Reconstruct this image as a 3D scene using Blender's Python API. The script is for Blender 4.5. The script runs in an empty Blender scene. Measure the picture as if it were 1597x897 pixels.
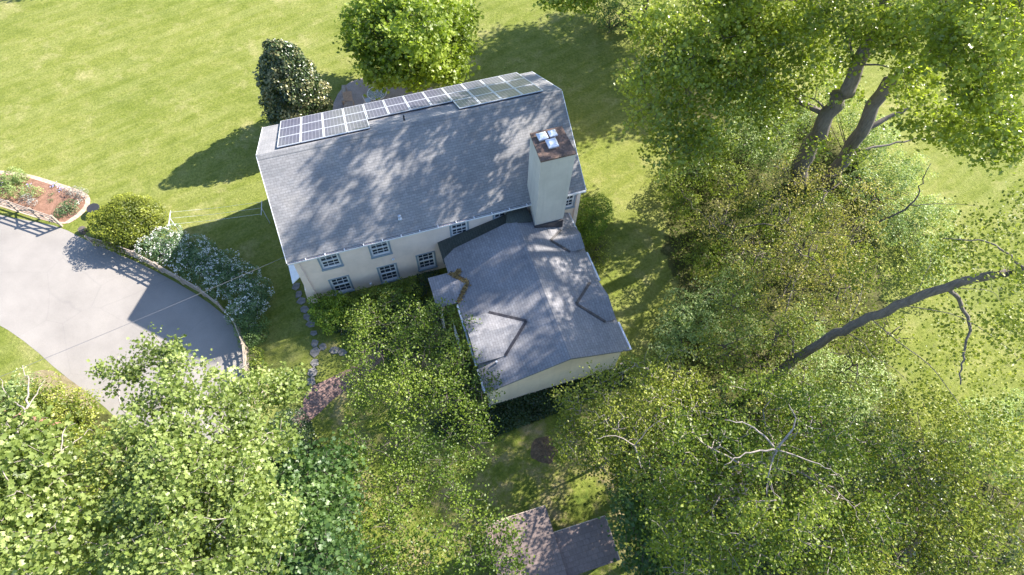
import bpy, math, random
import numpy as np
from mathutils import Matrix, Vector
rad = math.radians
C = bpy.context.scene.collection
rng = np.random.default_rng(7); random.seed(7)

# ------------------------------------------------------------------ camera
F_PX, PITCH, ROLL, CAM_H = 947.7, 29.583, 2.660, 34.611
W_PX, H_PX = 1597.0, 897.0
_t, _r = rad(PITCH), rad(ROLL)
FW = np.array([0, math.sin(_t), -math.cos(_t)])
_up = np.array([0, math.cos(_t), math.sin(_t)]); _rt = np.array([1.0, 0, 0])
RT = _rt * math.cos(_r) + _up * math.sin(_r)
UP = -_rt * math.sin(_r) + _up * math.cos(_r)
cd = bpy.data.cameras.new("camera"); cam = bpy.data.objects.new("camera", cd); C.objects.link(cam)
cam.matrix_world = Matrix(((RT[0], UP[0], -FW[0], 0), (RT[1], UP[1], -FW[1], 0), (RT[2], UP[2], -FW[2], CAM_H), (0, 0, 0, 1)))
cd.sensor_width = 36; cd.lens = 36 * F_PX / W_PX; cd.clip_end = 2000; cd.clip_start = 0.1
bpy.context.scene.camera = cam

# ------------------------------------------------------------------ light
SUN_AZ, SUN_EL = 34.0, 37.0          # azimuth counter-clockwise from +x
world = bpy.data.worlds.new("World"); bpy.context.scene.world = world; world.use_nodes = True
wn = world.node_tree; bg = wn.nodes["Background"]
sky = wn.nodes.new("ShaderNodeTexSky"); sky.sky_type = 'NISHITA'; sky.sun_disc = False
sky.sun_elevation = rad(SUN_EL); sky.sun_rotation = rad(90 - SUN_AZ)
wn.links.new(sky.outputs[0], bg.inputs[0]); bg.inputs[1].default_value = 0.115; sky.ozone_density = 3.2; sky.dust_density = .6
sd = bpy.data.lights.new("sun", 'SUN'); sun = bpy.data.objects.new("sun", sd); C.objects.link(sun)
sd.energy = 5.0; sd.angle = rad(0.53); sd.color = (1.0, 0.94, 0.84)
_sv = Vector((math.cos(rad(SUN_EL)) * math.cos(rad(SUN_AZ)), math.cos(rad(SUN_EL)) * math.sin(rad(SUN_AZ)), math.sin(rad(SUN_EL))))
sun.rotation_euler = _sv.to_track_quat('Z', 'Y').to_euler()
sc = bpy.context.scene
sc.view_settings.view_transform = 'Standard'; sc.view_settings.look = 'None'
sc.view_settings.exposure = 1.68; sc.view_settings.gamma = 1
sc.render.engine = 'CYCLES'
sc.cycles.max_bounces = 6; sc.cycles.diffuse_bounces = 3; sc.cycles.glossy_bounces = 2; sc.cycles.transmission_bounces = 4
sc.cycles.use_denoising = True

# ------------------------------------------------------------------ helpers
def at(px, py, z=0.0):
    d = FW + RT * ((px - W_PX / 2) / F_PX) - UP * ((py - H_PX / 2) / F_PX)
    k = (z - CAM_H) / d[2]
    return np.array([d[0] * k, d[1] * k, z])
def ats(pts, z=0.0): return [at(x, y, z) for x, y in pts]

def tag(o, label=None, cat=None, group=None, kind=None):
    if label: o["label"] = label
    if cat: o["category"] = cat
    if group: o["group"] = group
    if kind: o["kind"] = kind
    return o
def empty(name, loc=(0, 0, 0), rz=0.0, **k):
    o = bpy.data.objects.new(name, None); C.objects.link(o); o.location = tuple(float(v) for v in loc); o.rotation_euler = (0, 0, rz)
    o.empty_display_size = .2
    return tag(o, **k)
def mesh_obj(name, verts, faces, mat, parent=None, smooth=False):
    me = bpy.data.meshes.new(name); me.from_pydata([tuple(map(float, v)) for v in verts], [], faces)
    me.materials.append(mat); me.update()
    if smooth: me.shade_smooth()
    o = bpy.data.objects.new(name, me); C.objects.link(o)
    if parent: o.parent = parent
    return o
def copy_tree(o, parent=None):
    c = o.copy(); C.objects.link(c); c.parent = parent
    for ch in list(o.children): copy_tree(ch, c)
    return c

def catmull(pts, n=5):
    p = [np.array(a, float) for a in pts]; p = [2 * p[0] - p[1]] + p + [2 * p[-1] - p[-2]]; out = []
    for i in range(1, len(p) - 2):
        for t in np.linspace(0, 1, n, endpoint=False):
            out.append(.5 * ((2 * p[i]) + (p[i + 1] - p[i - 1]) * t + (2 * p[i - 1] - 5 * p[i] + 4 * p[i + 1] - p[i + 2]) * t * t + (3 * p[i] - p[i - 1] - 3 * p[i + 1] + p[i + 2]) * t ** 3))
    out.append(p[-2]); return out
class MB:
    def __init__(s): s.v = []; s.f = []
    def box(s, x0, x1, y0, y1, z0, z1):
        b = len(s.v)
        s.v += [(x0, y0, z0), (x1, y0, z0), (x1, y1, z0), (x0, y1, z0), (x0, y0, z1), (x1, y0, z1), (x1, y1, z1), (x0, y1, z1)]
        s.f += [(b, b + 3, b + 2, b + 1), (b + 4, b + 5, b + 6, b + 7), (b, b + 1, b + 5, b + 4), (b + 1, b + 2, b + 6, b + 5), (b + 2, b + 3, b + 7, b + 6), (b + 3, b, b + 4, b + 7)]
        return s
    def prism(s, poly, d):          # polygon of 3D points, extruded by vector d
        b = len(s.v); n = len(poly); d = np.array(d, float)
        s.v += [tuple(np.array(p, float)) for p in poly] + [tuple(np.array(p, float) + d) for p in poly]
        s.f += [tuple(range(b, b + n)), tuple(range(b + 2 * n - 1, b + n - 1, -1))]
        s.f += [(b + i, b + n + i, b + n + (i + 1) % n, b + (i + 1) % n) for i in range(n)]
        return s
    def tube(s, pts, rs, n=6):
        pts = [np.array(p, float) for p in pts]
        if not hasattr(rs, '__len__'): rs = [rs] * len(pts)
        b = len(s.v); m = len(pts)
        for i, p in enumerate(pts):
            t = pts[min(i + 1, m - 1)] - pts[max(i - 1, 0)]; t = t / (np.linalg.norm(t) + 1e-9)
            a = np.cross(t, (0, 0, 1) if abs(t[2]) < .9 else (1, 0, 0)); a /= np.linalg.norm(a); c = np.cross(t, a)
            for k in range(n):
                w = 2 * math.pi * k / n; s.v.append(tuple(p + (a * math.cos(w) + c * math.sin(w)) * rs[i]))
        for i in range(m - 1):
            for k in range(n):
                s.f.append((b + i * n + k, b + i * n + (k + 1) % n, b + (i + 1) * n + (k + 1) % n, b + (i + 1) * n + k))
        s.f.append(tuple(b + k for k in range(n))[::-1]); s.f.append(tuple(b + (m - 1) * n + k for k in range(n)))
        return s
    def bar(s, p, q, w, h=None):      # square bar
        p = np.array(p, float); q = np.array(q, float); h = h or w
        t = (q - p) / np.linalg.norm(q - p); a = np.cross(t, (0, 0, 1) if abs(t[2]) < .9 else (1, 0, 0)); a /= np.linalg.norm(a); c = np.cross(t, a)
        b = len(s.v)
        for e in (p, q):
            for i, j in ((-1, -1), (1, -1), (1, 1), (-1, 1)): s.v.append(tuple(e + a * i * w / 2 + c * j * h / 2))
        s.f += [(b, b + 1, b + 2, b + 3), (b + 7, b + 6, b + 5, b + 4)] + [(b + i, b + 4 + i, b + 4 + (i + 1) % 4, b + (i + 1) % 4) for i in range(4)]
        return s
    def build(s, name, mat, parent=None, smooth=False):
        o = mesh_obj(name, s.v, s.f, mat, parent, smooth)
        return o

# ------------------------------------------------------------------ materials
class NT:
    def __init__(s, name):
        s.m = bpy.data.materials.new(name); s.m.use_nodes = True; s.t = s.m.node_tree; s.n = s.t.nodes; s.l = s.t.links
        s.b = s.n["Principled BSDF"]; s.b.inputs["Roughness"].default_value = .85; s.b.inputs["Specular IOR Level"].default_value = .3
    def N(s, typ, **k):
        n = s.n.new(typ)
        for a, v in k.items():
            if a.startswith('_'): setattr(n, a[1:], v)
            else: n.inputs[a.replace('0', ' ') if a not in n.inputs else a].default_value = v
        return n
    def link(s, a, b): s.l.new(a, b)
    def coord(s, which="Object", scale=(1, 1, 1), rot=(0, 0, 0)):
        tc = s.n.new("ShaderNodeTexCoord"); mp = s.n.new("ShaderNodeMapping")
        mp.inputs["Scale"].default_value = scale; mp.inputs["Rotation"].default_value = rot
        s.link(tc.outputs[which], mp.inputs[0]); return mp.outputs[0]
    def noise(s, vec, scale, detail=4, rough=.6):
        n = s.n.new("ShaderNodeTexNoise"); n.inputs["Scale"].default_value = scale; n.inputs["Detail"].default_value = detail; n.inputs["Roughness"].default_value = rough
        s.link(vec, n.inputs["Vector"]); return n.outputs["Fac"]
    def ramp(s, fac, stops):
        r = s.n.new("ShaderNodeValToRGB"); e = r.color_ramp.elements
        e[0].position, e[0].color = stops[0][0], (*stops[0][1], 1); e[1].position, e[1].color = stops[-1][0], (*stops[-1][1], 1)
        for p, c in stops[1:-1]:
            x = e.new(p); x.color = (*c, 1)
        s.link(fac, r.inputs[0]); return r.outputs[0]
    def mix(s, fac, a, b, mode='MIX'):
        m = s.n.new("ShaderNodeMix"); m.data_type = 'RGBA'; m.blend_type = mode
        for i, v in ((0, fac), (6, a), (7, b)):
            if hasattr(v, 'links'): s.link(v, m.inputs[i])
            else: m.inputs[i].default_value = v if not isinstance(v, tuple) else (*v, 1)
        return m.outputs[2]
    def bump(s, h, strength, dist=.02):
        b = s.n.new("ShaderNodeBump"); b.inputs["Strength"].default_value = strength; b.inputs["Distance"].default_value = dist
        s.link(h, b.inputs["Height"]); s.link(b.outputs[0], s.b.inputs["Normal"])
    def out(s, c): s.link(c, s.b.inputs["Base Color"]); return s.m

def plain(name, c, rough=.7, var=.15, scale=3, metal=0, spec=.3):
    t = NT(name); v = t.coord(); n = t.noise(v, scale, 5)
    col = t.ramp(n, [(.3, tuple(x * (1 - var) for x in c)), (.7, tuple(min(1, x * (1 + var)) for x in c))])
    t.b.inputs["Roughness"].default_value = rough; t.b.inputs["Metallic"].default_value = metal; t.b.inputs["Specular IOR Level"].default_value = spec
    return t.out(col)

def shingle(name, base, axis, stains=True, row=.15):
    t = NT(name); v = t.coord()
    if axis == 'v':   # rows run along local x (main roof), courses climb in y
        mp = t.n.new("ShaderNodeMapping"); t.link(v, mp.inputs[0]); mp.inputs["Scale"].default_value = (1, 1.18, 0)
    else:
        mp = t.n.new("ShaderNodeMapping"); t.link(v, mp.inputs[0]); mp.inputs["Rotation"].default_value = (0, 0, rad(90)); mp.inputs["Scale"].default_value = (1, 1.05, 0)
    br = t.n.new("ShaderNodeTexBrick"); t.link(mp.outputs[0], br.inputs["Vector"])
    br.inputs["Scale"].default_value = 1; br.inputs["Brick Width"].default_value = .32; br.inputs["Row Height"].default_value = row
    br.inputs["Mortar Size"].default_value = .012; br.inputs["Bias"].default_value = 0
    br.inputs["Color1"].default_value = (*[x * .9 for x in base], 1); br.inputs["Color2"].default_value = (*[x * 1.08 for x in base], 1)
    br.inputs["Mortar"].default_value = (*[x * .7 for x in base], 1)
    n1 = t.noise(v, .55, 6, .62); n2 = t.noise(v, 9, 4, .7)
    c = t.mix(1, br.outputs[0], t.ramp(n1, [(.3, (.74, .76, .78)), (.55, (1, 1, 1)), (.75, (1.15, 1.12, 1.06))]), 'MULTIPLY')
    c = t.mix(1, c, t.ramp(n2, [(.3, (.82, .82, .82)), (.7, (1.14, 1.14, 1.14))]), 'MULTIPLY')
    t.bump(br.outputs["Fac"], -.35, .01)
    t.b.inputs["Roughness"].default_value = .9
    return t.out(c)

def leafmat(name, cols, trans=.42, gloss=.025, tcol=(1.0, 1.05, .45), rough=.42):
    t = NT(name); a = t.n.new("ShaderNodeAttribute"); a.attribute_name = "tint"
    col = t.ramp(a.outputs["Fac"], [(0, cols[0]), (.5, cols[1]), (1, cols[2])])
    df = t.n.new("ShaderNodeBsdfDiffuse"); tr = t.n.new("ShaderNodeBsdfTranslucent"); gl = t.n.new("ShaderNodeBsdfGlossy")
    t.link(col, df.inputs[0]); t.link(t.mix(1, col, tuple(1.5 * x for x in tcol), 'MULTIPLY'), tr.inputs[0]); gl.inputs["Roughness"].default_value = rough
    m1 = t.n.new("ShaderNodeMixShader"); m1.inputs[0].default_value = trans; t.link(df.outputs[0], m1.inputs[1]); t.link(tr.outputs[0], m1.inputs[2])
    m2 = t.n.new("ShaderNodeMixShader"); m2.inputs[0].default_value = gloss; t.link(m1.outputs[0], m2.inputs[1]); t.link(gl.outputs[0], m2.inputs[2])
    t.link(m2.outputs[0], t.n["Material Output"].inputs[0]); return t.m

def bark(name, c):
    t = NT(name); v = t.coord(scale=(1, 1, .25)); n = t.noise(v, 9, 6, .7)
    t.bump(n, .8, .04); return t.out(t.ramp(n, [(.3, tuple(x * .5 for x in c)), (.6, c), (.8, tuple(x * 1.4 for x in c))]))

def lawn_mat():
    t = NT("lawn_grass"); v = t.coord()
    st0 = t.coord(rot=(0, 0, rad(-38))); mp2 = t.n.new("ShaderNodeMapping"); mp2.inputs["Scale"].default_value = (.10, 1, 1); t.link(st0, mp2.inputs[0]); st = mp2.outputs[0]
    big = t.noise(v, .12, 3, .5); mid = t.noise(v, .8, 6, .7); fine = t.noise(v, 5.5, 6, .85); stripe = t.noise(st, 1.5, 4, .6)
    c = t.ramp(mid, [(.28, (.105, .130, .022)), (.5, (.150, .172, .036)), (.72, (.215, .215, .070))])
    c = t.mix(t.ramp(stripe, [(.42, (0, 0, 0)), (.62, (.26, .26, .26))]), c, (.26, .265, .105))
    dry = t.noise(v, .30, 6, .7)
    c = t.mix(t.ramp(dry, [(.55, (0, 0, 0)), (.72, (.65, .65, .65))]), c, (.34, .30, .15))
    c = t.mix(1, c, t.ramp(fine, [(.3, (.50, .55, .42)), (.5, (1, 1, 1)), (.7, (1.5, 1.42, 1.45))]), 'MULTIPLY')
    c = t.mix(1, c, t.ramp(big, [(.35, (.86, .9, .8)), (.65, (1.08, 1.05, 1.1))]), 'MULTIPLY')
    w = t.ramp(t.noise(v, 1.4, 7, .75), [(.3, (.03, .03, .014)), (.5, (.065, .07, .022)), (.72, (.17, .15, .075))])  # w: woodland floor, darkest tones paint in shade between the crowns
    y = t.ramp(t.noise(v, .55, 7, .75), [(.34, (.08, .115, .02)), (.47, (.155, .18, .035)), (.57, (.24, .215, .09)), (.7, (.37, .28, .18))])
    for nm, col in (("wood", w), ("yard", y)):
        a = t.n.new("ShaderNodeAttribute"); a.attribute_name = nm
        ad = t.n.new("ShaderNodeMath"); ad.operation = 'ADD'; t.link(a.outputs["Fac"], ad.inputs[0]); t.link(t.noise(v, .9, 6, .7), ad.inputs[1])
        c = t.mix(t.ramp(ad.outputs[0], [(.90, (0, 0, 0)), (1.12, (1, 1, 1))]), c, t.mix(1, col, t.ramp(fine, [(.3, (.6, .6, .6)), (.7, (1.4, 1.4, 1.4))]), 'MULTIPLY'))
    t.bump(fine, .9, .06); t.b.inputs["Roughness"].default_value = .95; t.b.inputs["Specular IOR Level"].default_value = .1
    return t.out(c)
def ground_mat(name, stops, scale=2.2, bump=.7):
    t = NT(name); v = t.coord(); n = t.noise(v, scale, 7, .75); f = t.noise(v, 16, 5, .8)
    c = t.mix(1, t.ramp(n, stops), t.ramp(f, [(.25, (.55, .55, .55)), (.75, (1.4, 1.4, 1.4))]), 'MULTIPLY')
    t.bump(f, bump, .05); t.b.inputs["Roughness"].default_value = .95; return t.out(c)
def drive_mat():
    t = NT("worn_asphalt"); v = t.coord(); n = t.noise(v, .45, 6, .6); f = t.noise(v, 22, 4, .8)
    vo = t.n.new("ShaderNodeTexVoronoi"); vo.feature = 'DISTANCE_TO_EDGE'; vo.inputs["Scale"].default_value = .22; 
    wv = t.n.new("ShaderNodeMix"); wv.data_type = 'RGBA'; wv.inputs[0].default_value = .12
    nz = t.n.new("ShaderNodeTexNoise"); nz.inputs["Scale"].default_value = 1.2; t.link(v, nz.inputs["Vector"]); t.link(v, wv.inputs[6]); t.link(nz.outputs["Color"], wv.inputs[7]); t.link(wv.outputs[2], vo.inputs["Vector"])
    c = t.ramp(n, [(.3, (.225, .205, .188)), (.7, (.285, .26, .238))])
    c = t.mix(1, c, t.ramp(f, [(.3, (.86, .86, .86)), (.7, (1.1, 1.1, 1.1))]), 'MULTIPLY')
    c = t.mix(t.ramp(vo.outputs["Distance"], [(.0, (.18, .18, .18)), (.006, (0, 0, 0))]), c, (.13, .12, .12))
    t.bump(f, .3, .01); return t.out(c)
def brick_mat(name, c1, c2, mortar, w=.2, h=.1, rot=0):
    t = NT(name); v = t.coord(rot=(0, 0, rad(rot))); br = t.n.new("ShaderNodeTexBrick"); t.link(v, br.inputs["Vector"])
    br.inputs["Scale"].default_value = 1; br.inputs["Brick Width"].default_value = w; br.inputs["Row Height"].default_value = h; br.inputs["Mortar Size"].default_value = .012
    for k, x in (("Color1", c1), ("Color2", c2), ("Mortar", mortar)): br.inputs[k].default_value = (*x, 1)
    n = t.noise(v, 4, 5, .7)
    return t.out(t.mix(1, br.outputs[0], t.ramp(n, [(.3, (.7, .7, .7)), (.7, (1.2, 1.2, 1.2))]), 'MULTIPLY'))
def stucco(name, c, streak=.0):
    t = NT(name); v = t.coord(); n = t.noise(v, .9, 6, .65); f = t.noise(v, 14, 4, .7); s = t.noise(t.coord(scale=(3, 3, .25)), 1.5, 4, .6)
    col = t.ramp(n, [(.3, tuple(x * .86 for x in c)), (.6, c), (.8, tuple(x * 1.08 for x in c))])
    col = t.mix(t.ramp(s, [(.52, (0, 0, 0)), (.8, (.2 + streak, .2 + streak, .2 + streak))]), col, tuple(x * .72 for x in c))
    t.bump(f, .35, .015); return t.out(col)
def cell_mat():
    t = NT("solar_cells"); tc = t.n.new("ShaderNodeTexCoord"); sp = t.n.new("ShaderNodeSeparateXYZ"); t.link(tc.outputs["Object"], sp.inputs[0])
    def line(o, per, wd):
        m = t.n.new("ShaderNodeMath"); m.operation = 'DIVIDE'; t.link(o, m.inputs[0]); m.inputs[1].default_value = per
        fr = t.n.new("ShaderNodeMath"); fr.operation = 'FRACT'; t.link(m.outputs[0], fr.inputs[0])
        l = t.n.new("ShaderNodeMath"); l.operation = 'LESS_THAN'; t.link(fr.outputs[0], l.inputs[0]); l.inputs[1].default_value = wd; return l.outputs[0]
    a = line(sp.outputs[0], .208, .14); b = line(sp.outputs[1], .165, .03)
    n = t.noise(tc.outputs["Object"], 1.3, 4)
    c = t.mix(a, t.ramp(n, [(.3, (.075, .075, .11)), (.7, (.12, .115, .155))]), (.24, .24, .29)); c = t.mix(b, c, (.16, .17, .2))
    t.b.inputs["Roughness"].default_value = .38; t.b.inputs["Coat Weight"].default_value = .3; t.b.inputs["Coat Roughness"].default_value = .25; t.b.inputs["Specular IOR Level"].default_value = .6
    return t.out(c)

M = dict(
    lawn=lawn_mat(), drive=drive_mat(),
    wood_floor=ground_mat("woodland_floor", [(.3, (.045, .05, .018)), (.5, (.10, .115, .03)), (.72, (.20, .19, .09))], 1.4),
    under=ground_mat("yard_ground", [(.3, (.09, .13, .02)), (.48, (.17, .2, .035)), (.6, (.26, .24, .1)), (.75, (.36, .28, .18))], .7),
    mulch=ground_mat("mulch", [(.3, (.16, .085, .055)), (.7, (.30, .17, .12))], 3),
    verge=ground_mat('dry_verge', [(.3, (.12, .11, .04)), (.55, (.25, .2, .12)), (.75, (.35, .27, .2))], 1.5),
    soil=ground_mat("soil", [(.3, (.07, .05, .035)), (.7, (.22, .15, .10))], 5),
    edge=brick_mat("edging_brick", (.42, .27, .2), (.52, .38, .3), (.4, .33, .27), .22, .11, 20),
    path_brick=brick_mat("path_brick", (.22, .135, .12), (.30, .19, .165), (.12, .09, .08), .26, .13, 35),
    stone=plain("flagstone", (.20, .185, .175), .85, .35, 4),
    patio=ground_mat("patio_stone", [(.3, (.26, .22, .2)), (.7, (.4, .33, .3))], 1.2, .3),
    roof=shingle("main_roof_shingle", (.25, .242, .245), 'v'),
    roofw=shingle("wing_roof_shingle", (.235, .228, .240), 'u'),
    roofdark=shingle("shade_darkened_shingle", (.075, .085, .075), 'u'),  # greenish shingle, with the shadow between wing and wall painted in as dark colour
    shedroof=shingle("brown_felt_roof", (.20, .15, .135), 'v', row=.3),
    wall=stucco("cream_stucco", (.93, .75, .655)), wing=stucco("wing_stucco", (.87, .72, .56), .2), chim=stucco("chimney_stucco", (.56, .52, .46), .4),
    trimw=plain("white_paint", (.72, .72, .74), .5, .06, 6), trimb=plain("blue_grey_paint", (.27, .33, .39), .6, .08, 6),
    flash=plain("dark_metal_flashing", (.055, .05, .055), .5, .4, 5), gut=plain("gutter_dark", (.09, .05, .06), .5, .2, 5),
    metal=plain("galvanised_metal", (.52, .54, .6), .4, .1, 5, .4), capm=plain("flue_metal", (.62, .64, .72), .3, .1, 8, .3),
    capb=ground_mat("weathered_brick_cap", [(.3, (.06, .05, .045)), (.5, (.15, .10, .08)), (.72, (.36, .22, .16))], 2.2, .4),
    cells=cell_mat(), frame=plain("panel_frame", (.62, .63, .66), .45, .05, 5, .3),
    wood=plain("weathered_wood", (.33, .27, .22), .85, .35, 6), woodp=plain("pale_wood", (.42, .33, .26), .8, .2, 8), shedw=plain("shed_boards", (.1, .075, .06), .85, .3, 4),
    bark=bark("grey_bark", (.12, .10, .088)), barkp=bark("pale_bark", (.34, .29, .26)), barkt=bark('tulip_bark', (.17, .145, .13)), barkd=bark("dark_bark", (.075, .062, .055)), barkr=bark("red_bark", (.33, .16, .11)),
    dark=plain("black_plastic", (.03, .03, .035), .5, .1), wire=plain("wire", (.16, .16, .18), .6, .05), litter=plain("leaf_litter_mat", (.32, .19, .06), .9, .5, 9),
    rock=plain("rock", (.42, .38, .36), .9, .3, 5),
)
_g = NT("window_glass"); _g.b.inputs["Base Color"].default_value = (.035, .045, .065, 1); _g.b.inputs["Roughness"].default_value = .04; _g.b.inputs["Specular IOR Level"].default_value = .9; M['glass'] = _g.m
_g = NT("table_glass"); _g.b.inputs["Base Color"].default_value = (.5, .6, .6, 1); _g.b.inputs["Roughness"].default_value = .05; _g.b.inputs["Alpha"].default_value = .35; M['tglass'] = _g.m
L_ = dict(
    tulip=leafmat("tulip_tree_leaf", [(.13, .17, .025), (.25, .305, .045), (.44, .48, .12)], .5, .035, rough=.3),
    maple=leafmat("maple_leaf", [(.09, .13, .028), (.20, .255, .06), (.42, .47, .19)]),
    mapley=leafmat("lawn_maple_leaf", [(.095, .14, .014), (.22, .29, .03), (.42, .48, .12)], .5),
    blue=leafmat("bluish_leaf", [(.045, .09, .028), (.095, .16, .045), (.19, .27, .085)], tcol=(.9, 1.05, .5)),
    holly=leafmat("holly_leaf", [(.022, .04, .012), (.055, .085, .026), (.27, .25, .12)], .15, .045, rough=.3),  # lightest tone paints tan highlights onto the leaves
    yew=leafmat("yew_leaf", [(.05, .07, .008), (.125, .15, .016), (.25, .27, .035)], .25, .02),
    box=leafmat("boxwood_leaf", [(.06, .11, .008), (.15, .23, .016), (.30, .38, .035)], .3, .03),
    white=leafmat("viburnum_leaf", [(.05, .10, .035), (.10, .17, .065), (.18, .25, .12)], .3, .03),
    olive=leafmat("young_olive_leaf", [(.09, .125, .015), (.20, .235, .03), (.42, .42, .10)]),
    yellow=leafmat("young_yellow_leaf", [(.17, .17, .04), (.31, .29, .07), (.52, .45, .15)]),
    fresh=leafmat("fresh_green_leaf", [(.065, .11, .012), (.15, .20, .022), (.30, .34, .055)]),
    pale=leafmat("pale_green_leaf", [(.12, .18, .055), (.25, .325, .11), (.46, .52, .26)]),
    dogwood=leafmat("dogwood_leaf", [(.06, .105, .014), (.14, .20, .025), (.28, .34, .055)]),
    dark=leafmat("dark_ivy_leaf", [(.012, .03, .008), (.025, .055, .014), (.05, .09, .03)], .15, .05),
    shade=leafmat('shade_darkened_leaf', [(.02, .04, .008), (.04, .07, .014), (.085, .12, .03)], .3, .03),  # leaf colour darkened to paint deep shade into the crown gaps
    flower=leafmat("white_petal", [(.6, .6, .55), (.75, .74, .7), (.85, .84, .8)], .2, .02, (1, 1, 1)),
    violet=leafmat("violet_petal", [(.2, .2, .5), (.35, .33, .7), (.6, .58, .85)], .2, .02, (1, 1, 1)),
    grey=leafmat("lavender_leaf", [(.15, .16, .13), (.28, .28, .25), (.42, .4, .38)], .2, .03, (1, 1, .8)),
)

# ------------------------------------------------------------------ foliage
T_BROAD = (np.array([(0, 0, 0), (.40, .22, .10), (.34, .72, .07), (0, 1, -.05), (-.34, .72, .07), (-.40, .22, .10)], float), [(0, 1, 2, 3), (0, 3, 4, 5)])
T_STAR = (np.array([(0, 0, 0), (.52, .18, .06), (.24, .42, .03), (.5, .74, .04), (0, 1, -.06), (-.5, .74, .04), (-.24, .42, .03), (-.52, .18, .06)], float), [(0, 1, 2), (0, 2, 3, 4), (0, 4, 5, 6), (0, 6, 7)])
T_SMALL = (np.array([(0, 0, 0), (.33, .5, .09), (0, 1, 0), (-.33, .5, .09)], float), [(0, 1, 2), (0, 2, 3)])
T_NEEDLE = (np.array([(0, 0, 0), (.14, .5, .03), (0, 1, 0), (-.14, .5, .03)], float), [(0, 1, 2), (0, 2, 3)])
def leaves(name, pos, size, tint, mat, parent=None, up=.6, tpl=T_BROAD, out=None):
    T, F = tpl; n = len(pos); K = len(T)
    nr = rng.normal(size=(n, 3)); nr /= np.linalg.norm(nr, axis=1)[:, None] + 1e-9
    nr[:, 2] = np.abs(nr[:, 2]) * .6; nr = nr + np.array([0, 0, up])
    if out is not None: nr = nr + out * .7
    nr /= np.linalg.norm(nr, axis=1)[:, None]
    t = rng.normal(size=(n, 3)); t -= (t * nr).sum(1)[:, None] * nr; t /= np.linalg.norm(t, axis=1)[:, None] + 1e-9
    b = np.cross(t, nr)
    s = size * (.5 + .85 * rng.random(n))
    V = pos[:, None, :] + s[:, None, None] * (T[None, :, 0:1] * b[:, None, :] + (T[None, :, 1:2] - .5) * t[:, None, :] + T[None, :, 2:3] * nr[:, None, :])
    V = V.reshape(-1, 3).astype(np.float32)
    lp = np.concatenate([np.array(f) for f in F]); tot = np.array([len(f) for f in F])
    loops = (np.arange(n)[:, None] * K + lp[None, :]).ravel().astype(np.int32)
    starts = (np.arange(n)[:, None] * len(lp) + np.concatenate([[0], np.cumsum(tot)[:-1]])[None, :]).ravel().astype(np.int32)
    me = bpy.data.meshes.new(name); me.vertices.add(len(V)); me.vertices.foreach_set("co", V.ravel())
    me.loops.add(len(loops)); me.loops.foreach_set("vertex_index", loops)
    me.polygons.add(len(starts)); me.polygons.foreach_set("loop_start", starts)
    a = me.attributes.new("tint", 'FLOAT', 'POINT'); a.data.foreach_set("value", np.repeat(np.clip(tint, 0, 1), K).astype(np.float32))
    me.materials.append(mat); me.update(calc_edges=True)
    o = bpy.data.objects.new(name, me); C.objects.link(o)
    if parent: o.parent = parent
    global NLEAF; NLEAF += n
    return o
NLEAF = 0
def clumpy(p, s=1.0, ph=0.0):       # cheap smooth noise 0..1
    return .5 + .17 * (np.sin(p[:, 0] * 1.7 * s + 2 * np.sin(p[:, 1] * 1.1 * s + ph)) + np.sin(p[:, 1] * 2.1 * s + 1.3 * np.sin(p[:, 2] * 1.6 * s) + ph) + np.sin(p[:, 2] * 1.9 * s + 1.5 * np.sin(p[:, 0] * 1.3 * s)))
def sphere_pts(c, r, n, lo=.4, flat=.75, top=False):
    d = rng.normal(size=(n, 3)); d /= np.linalg.norm(d, axis=1)[:, None]
    if top: d[:, 2] = np.abs(d[:, 2]) * np.where(rng.random(n) < .85, 1, -.5)
    u = lo + (1 - lo) * rng.random(n) ** .6
    return np.array(c) + d * (u * r)[:, None] * np.array([1, 1, flat]), d

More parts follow.
